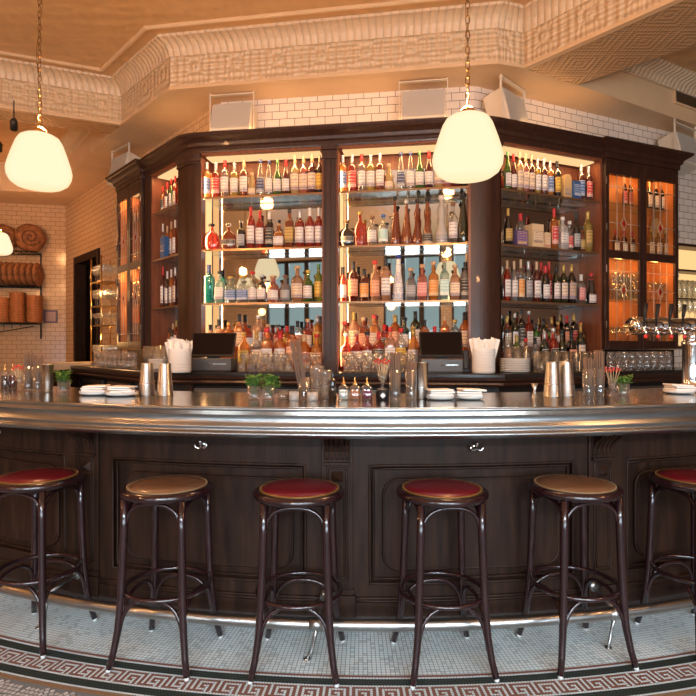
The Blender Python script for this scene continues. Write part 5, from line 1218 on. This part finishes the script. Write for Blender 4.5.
for k, xx in enumerate((-.44, -.35, -.25, -.15, -.04, .10)):
    f_ = MB(); f_.tube([(xx, -.04, zc-.02), (xx, -.085, zc-.025), (xx, -.10, zc-.04), (xx, -.10, zc-.065)], [.013, .012, .010, .008], 10); f_.lathe([(.014, -.004), (.014, .01), (0, .012)], 10, c=(xx, -.085, zc-.018))
    fa = f_.build('faucet', CHROME, t)
    MB().tube([(xx, -.085, zc-.01), (xx, -.087, zc+.045), (xx, -.09, zc+.06), (xx+.006, -.095, zc+.135)], [.005, .006, .010, .014], 10).build('tap_handle', BLACK, fa)
    MB().lathe([(.011, 0), (.011, .018), (0, .02)], 10, c=(xx, -.10, zc-.08)).build('spout_cap', RB_, fa)
# ---------------------------------------------------------------- right lit glass shelves past the cabinet
x0, y0 = FR.w(2.50, .12); t = thing('lit_glass_rack', 'warm backlit wooden wall rack of glasses right of the right glazed cabinet', 'shelf', (x0, y0, 1.36), FR.a)
Hh = 2.50-1.36
m = MB(); m.box(0, .03, 0, .18, 0, Hh); m.box(1.2, 1.23, 0, .18, 0, Hh); m.box(.03, 1.2, 0, .18, Hh-.03, Hh); m.box(.03, 1.2, 0, .18, 0, .03); m.box(.10, .13, 0, .03, Hh-.28, Hh-.03); m.box(.03, 1.2, 0, .18, Hh-.3, Hh-.28); m.build('frame', WOODR, t)
MB().box(.03, 1.2, .17, .18, .03, Hh-.03).build('backlit_panel', EM('backlit_cream', (1, .60, .25), 1.15), t)
for z in (.27, .54): MB().box(.03, 1.2, .01, .17, z, z+.012).build('shelf', WOODR, t)
for z, kind, nm in ((.552, 'highball', 'top'), (.282, 'wine', 'middle'), (.03, 'wine', 'bottom')):
    for k in range(7):
        p = FR.w(2.50+.17+.085*k, .12+.09); glass(kind, p[0], p[1], 1.36+z, 'clear %s glass on the %s shelf of the backlit rack at right' % (kind, nm), '%s glasses, %s shelf of the backlit rack' % (kind, nm), 1.2 if kind == 'wine' else 1.35)
# left glassware rack
def rackp(px, D): return at(px, D)
t = thing('glass_rack', 'tall open brass rack of stemware beside the dark doorway at left', 'rack', (*at(106, 7.25), CTZ), math.radians(-49))
zt_ = zt(258, 7.25)-CTZ
m = MB()
for sx in (-.20, .20):
    for sy in (-.12, .12): m.tube([(sx, sy, 0), (sx, sy, zt_)], .009, 8)
m.build('post', BRASS, t) if False else None
for sx in (-.20, .20):
    for sy in (-.12, .12): MB().tube([(sx, sy, 0), (sx, sy, zt_)], .009, 8).build('post', BRASS, t)
for q_ in (.3, .9):
    L_ = bpy.data.lights.new('rack_lamp', 'POINT'); L_.energy = 9; L_.color = (1, .48, .16); L_.shadow_soft_size = .03; lo = bpy.data.objects.new('rack_lamp', L_); COL.objects.link(lo); lo.location = (t.location.x-.02, t.location.y-.25, CTZ+q_)
lev = [.03, zt(326, 7.25)-CTZ, zt(307, 7.25)-CTZ, zt(283, 7.25)-CTZ]
for z in lev:
    s = MB(); s.box(-.21, .21, -.13, -.12, z-.006, z+.006); s.box(-.21, .21, .12, .13, z-.006, z+.006)
    for q in range(9): s.box(-.20+.05*q-.003, -.20+.05*q+.003, -.12, .12, z-.003, z+.003)
    s.build('shelf', BRASS, t)
for li, z in enumerate(lev):
    for i in range(5):
        for j in range(3):
            lx, ly = -.155+.078*i, -.08+.08*j; a = math.radians(-49); X = t.location.x+lx*math.cos(a)-ly*math.sin(a); Y = t.location.y+lx*math.sin(a)+ly*math.cos(a)
            glass('wine' if li != 1 else 'coupe', X, Y, CTZ+z+.006, 'clear stemmed glass on the brass rack beside the doorway, %s shelf' % ['bottom', 'second', 'third', 'top'][li], 'stemware on the brass rack, %s shelf' % ['bottom', 'second', 'third', 'top'][li], 1.0)
# ---------------------------------------------------------------- bread wall, far left
fa = math.atan2(WL0[1]-WF0[1], WL0[0]-WF0[0])
def farp(px, d):
    """point d metres in front of the far wall on a pixel column"""
    f_ = Fr((WF0[0]+math.sin(fa)*d, WF0[1]-math.cos(fa)*d), fa); u, D = f_.hit(px, 0); p = f_.w(u, 0); return p[0], p[1], D
xe, ye, De = farp(35, .36)
rk = thing('bread_rack', 'black wire wall rack with three shelves of bread and baskets', 'rack', (xe, ye, 0), fa)
ZS = [zt(y_, De-.1) for y_ in (250.5, 285, 323)]
for z in ZS:
    s = MB(); W = 1.9; s.tube([(-W, 0, z), (0, 0, z), (0, .34, z), (-W, .34, z)], .011, 6, True)
    for q in range(1, 24): s.tube([(-W+W*q/24, 0, z), (-W+W*q/24, .34, z)], .005, 5)
    s.tube([(-W, .17, z), (0, .17, z)], .006, 5); s.build('wire_shelf', BLACKM, rk)
for xx in (-.01, -1.88): MB().tube([(xx, .33, ZS[2]-.25), (xx, .33, ZS[0]+.02)], .011, 6).build('upright', BLACKM, rk)
s = MB(); s.tube([(-1.9, 0, ZS[2]-.18), (-.6, 0, ZS[2]-.16), (-.02, 0, ZS[2]-.05)], .008, 6)
for q in range(16): s.tube([(-1.9+.12*q, 0, ZS[2]), (-1.9+.12*q, 0, ZS[2]-(.18 if q < 11 else .18-.03*(q-10)))], .006, 5)
s.build('wire_guard', BLACKM, rk)
def loaf_mesh(r, th, spiral, seed):
    m = MB(); rn = random.Random(seed)
    m.lathe([(0, -th*.42), (r*.7, -th*.45), (r*.93, -th*.3), (r, 0), (r*.92, th*.28), (r*.7, th*.48), (r*.3, th*.58), (0, th*.6)], 32)
    m.v = [(x*(1+.03*math.sin(5*math.atan2(y, x)+seed)), y*(1+.03*math.sin(4*math.atan2(y, x))), z) for x, y, z in m.v]
    return m
def loaf(px, d, z, r, th, lb, tilt, spiral=True, seed=1, group=None):
    x, y, D = farp(px, d); t = thing('bread_loaf', lb, 'bread', (x, y, z), fa, group)
    T = Matrix.Translation((0, 0, r*.98)) @ Matrix.Rotation(tilt, 4, 'Z') @ Matrix.Rotation(PI/2, 4, 'X')
    m = loaf_mesh(r, th, spiral, seed); m.v = [tuple(T @ Vector(v)) for v in m.v]; m.build('crust', BREAD, t)
    if spiral:
        p = []
        for k in range(46): a = k*.27; rr = r*.03+r*.62*k/46; p.append((rr*math.cos(a), rr*math.sin(a), th*.60-.06*(rr/r)**2*1.0))
        mm = MB(); mm.tube(p, r*.045, 6); mm.v = [tuple(T @ Vector(v)) for v in mm.v]; mm.build('scored_swirl', BREADL, t)
loaf(30, .22, ZS[0]+.012, .235, .20, 'large round loaf with swirl scoring, right one on the top bread shelf', .35, True, 1, 'round loaves on the top bread shelf')
loaf(3, .20, ZS[0]+.012, .225, .20, 'large round loaf with swirl scoring, behind the distant pendant', .3, True, 2, 'round loaves on the top bread shelf')
for k in range(7):
    px = 38.0-6.1*k
    loaf(px, .20, ZS[1]+.012, .195, .080, 'round loaf standing on edge, %s from right on the middle bread shelf' % ORD[k], PI/2-.10, False, 3+k, 'loaves on edge on the middle bread shelf')
bm = MB(); bm.lathe([(.075, 0), (.100, .010), (.116, .050), (.110, .052), (.094, .016), (0, .012)], 22, 2.6)
bme = bm.mesh('woven_tray', BASKET); bri = MB().tube([(.118*q*math.cos(a), .118*q*math.sin(a), .05) for a, q in [(2*PI*k/24, 1/((abs(math.cos(2*PI*k/24))**2.6+abs(math.sin(2*PI*k/24))**2.6)**(1/2.6))) for k in range(24)]], .006, 6, True).mesh('rim', BASKET)
for s_, (px, n) in enumerate(((34.5, 10), (17.5, 11), (2, 9))):
    x, y, D = farp(px, .19)
    for k in range(n):
        t = thing('bread_basket', 'small cane bread basket, %s from bottom of the %s stack' % (ORD[k], ['right', 'middle', 'left'][s_]), 'basket', (x+.006*math.sin(k*1.7+s_), y, ZS[2]+.014+.044*k), fa+.05*math.sin(k*2.3), 'baskets in the %s stack' % ['right', 'middle', 'left'][s_])
        link_mesh('woven_tray', bme, t); link_mesh('rim', bri, t)
x, y, D = farp(50.5, .02); t = thing('framed_notice', 'small dark framed notice on the tiled far wall right of the baskets', 'picture', (x, y, zt(323, D)), fa)
w_ = .22; h_ = .22; m = MB(); m.box(-w_/2, w_/2, -.0, .015, 0, .03); m.box(-w_/2, w_/2, 0, .015, h_-.03, h_); m.box(-w_/2, -w_/2+.03, 0, .015, .03, h_-.03); m.box(w_/2-.03, w_/2, 0, .015, .03, h_-.03); m.build('frame', M('violet_frame', (.10, .06, .10), .4), t)
MB().box(-w_/2+.03, w_/2-.03, .004, .012, .03, h_-.03).build('backing_sheet', M('notice_sheet', (.35, .20, .15), .3), t)
# pale ledge beyond the bar, left
q = [at(49, 6.3), at(91, 7.0), at(93, 7.5), at(49, 6.85)]
t = thing('marble_ledge', 'pale marble topped service counter behind the left end of the bar', 'counter', (*at(70, 6.7), 0)); MB().prism(q, 1.12, 1.195).build('marble_slab', M('pale_marble', (.62, .55, .46), .25, noise=.1, nscale=4), t, True); MB().prism([(a_*1.0, b_+.03) for a_, b_ in q], 0, 1.12).build('base_cabinet', WOOD, t, True)
# ---------------------------------------------------------------- light
w = bpy.data.worlds.new('world'); bpy.context.scene.world = w; w.use_nodes = True
w.node_tree.nodes['Background'].inputs[0].default_value = (.60, .84, .90, 1); w.node_tree.nodes['Background'].inputs[1].default_value = .6
for a, b in wins:
    ld = bpy.data.lights.new('window_daylight', 'AREA'); ld.shape = 'RECTANGLE'; ld.size = b-a; ld.size_y = 1.6; ld.energy = 170 if a > -3 else 80; ld.color = (.74, .88, 1)
    lo = bpy.data.objects.new('window_daylight', ld); COL.objects.link(lo); lo.location = ((a+b)/2, -5.2, 1.0); lo.rotation_euler = (PI/2, 0, 0)
    ls = bpy.data.lights.new('sky_daylight', 'AREA'); ls.shape = 'RECTANGLE'; ls.size = b-a+.6; ls.size_y = .8; ls.energy = 800 if a > -3 else 500; ls.color = (.72, .88, 1)
    lo = bpy.data.objects.new('sky_daylight', ls); COL.objects.link(lo); lo.location = ((a+b)/2, -7.5, 4.8); lo.rotation_euler = (PI/2-.42, 0, 0)
sc = bpy.context.scene
sc.view_settings.view_transform = 'Standard'; sc.view_settings.look = 'None'; sc.view_settings.exposure = 0.0; sc.view_settings.gamma = 1; sc.view_settings.use_curve_mapping = False
cy = sc.cycles; cy.max_bounces = 10; cy.transparent_max_bounces = 40; cy.diffuse_bounces = 4; cy.glossy_bounces = 5; cy.use_denoising = True; cy.caustics_reflective = False; cy.caustics_refractive = False; cy.sample_clamp_indirect = 6
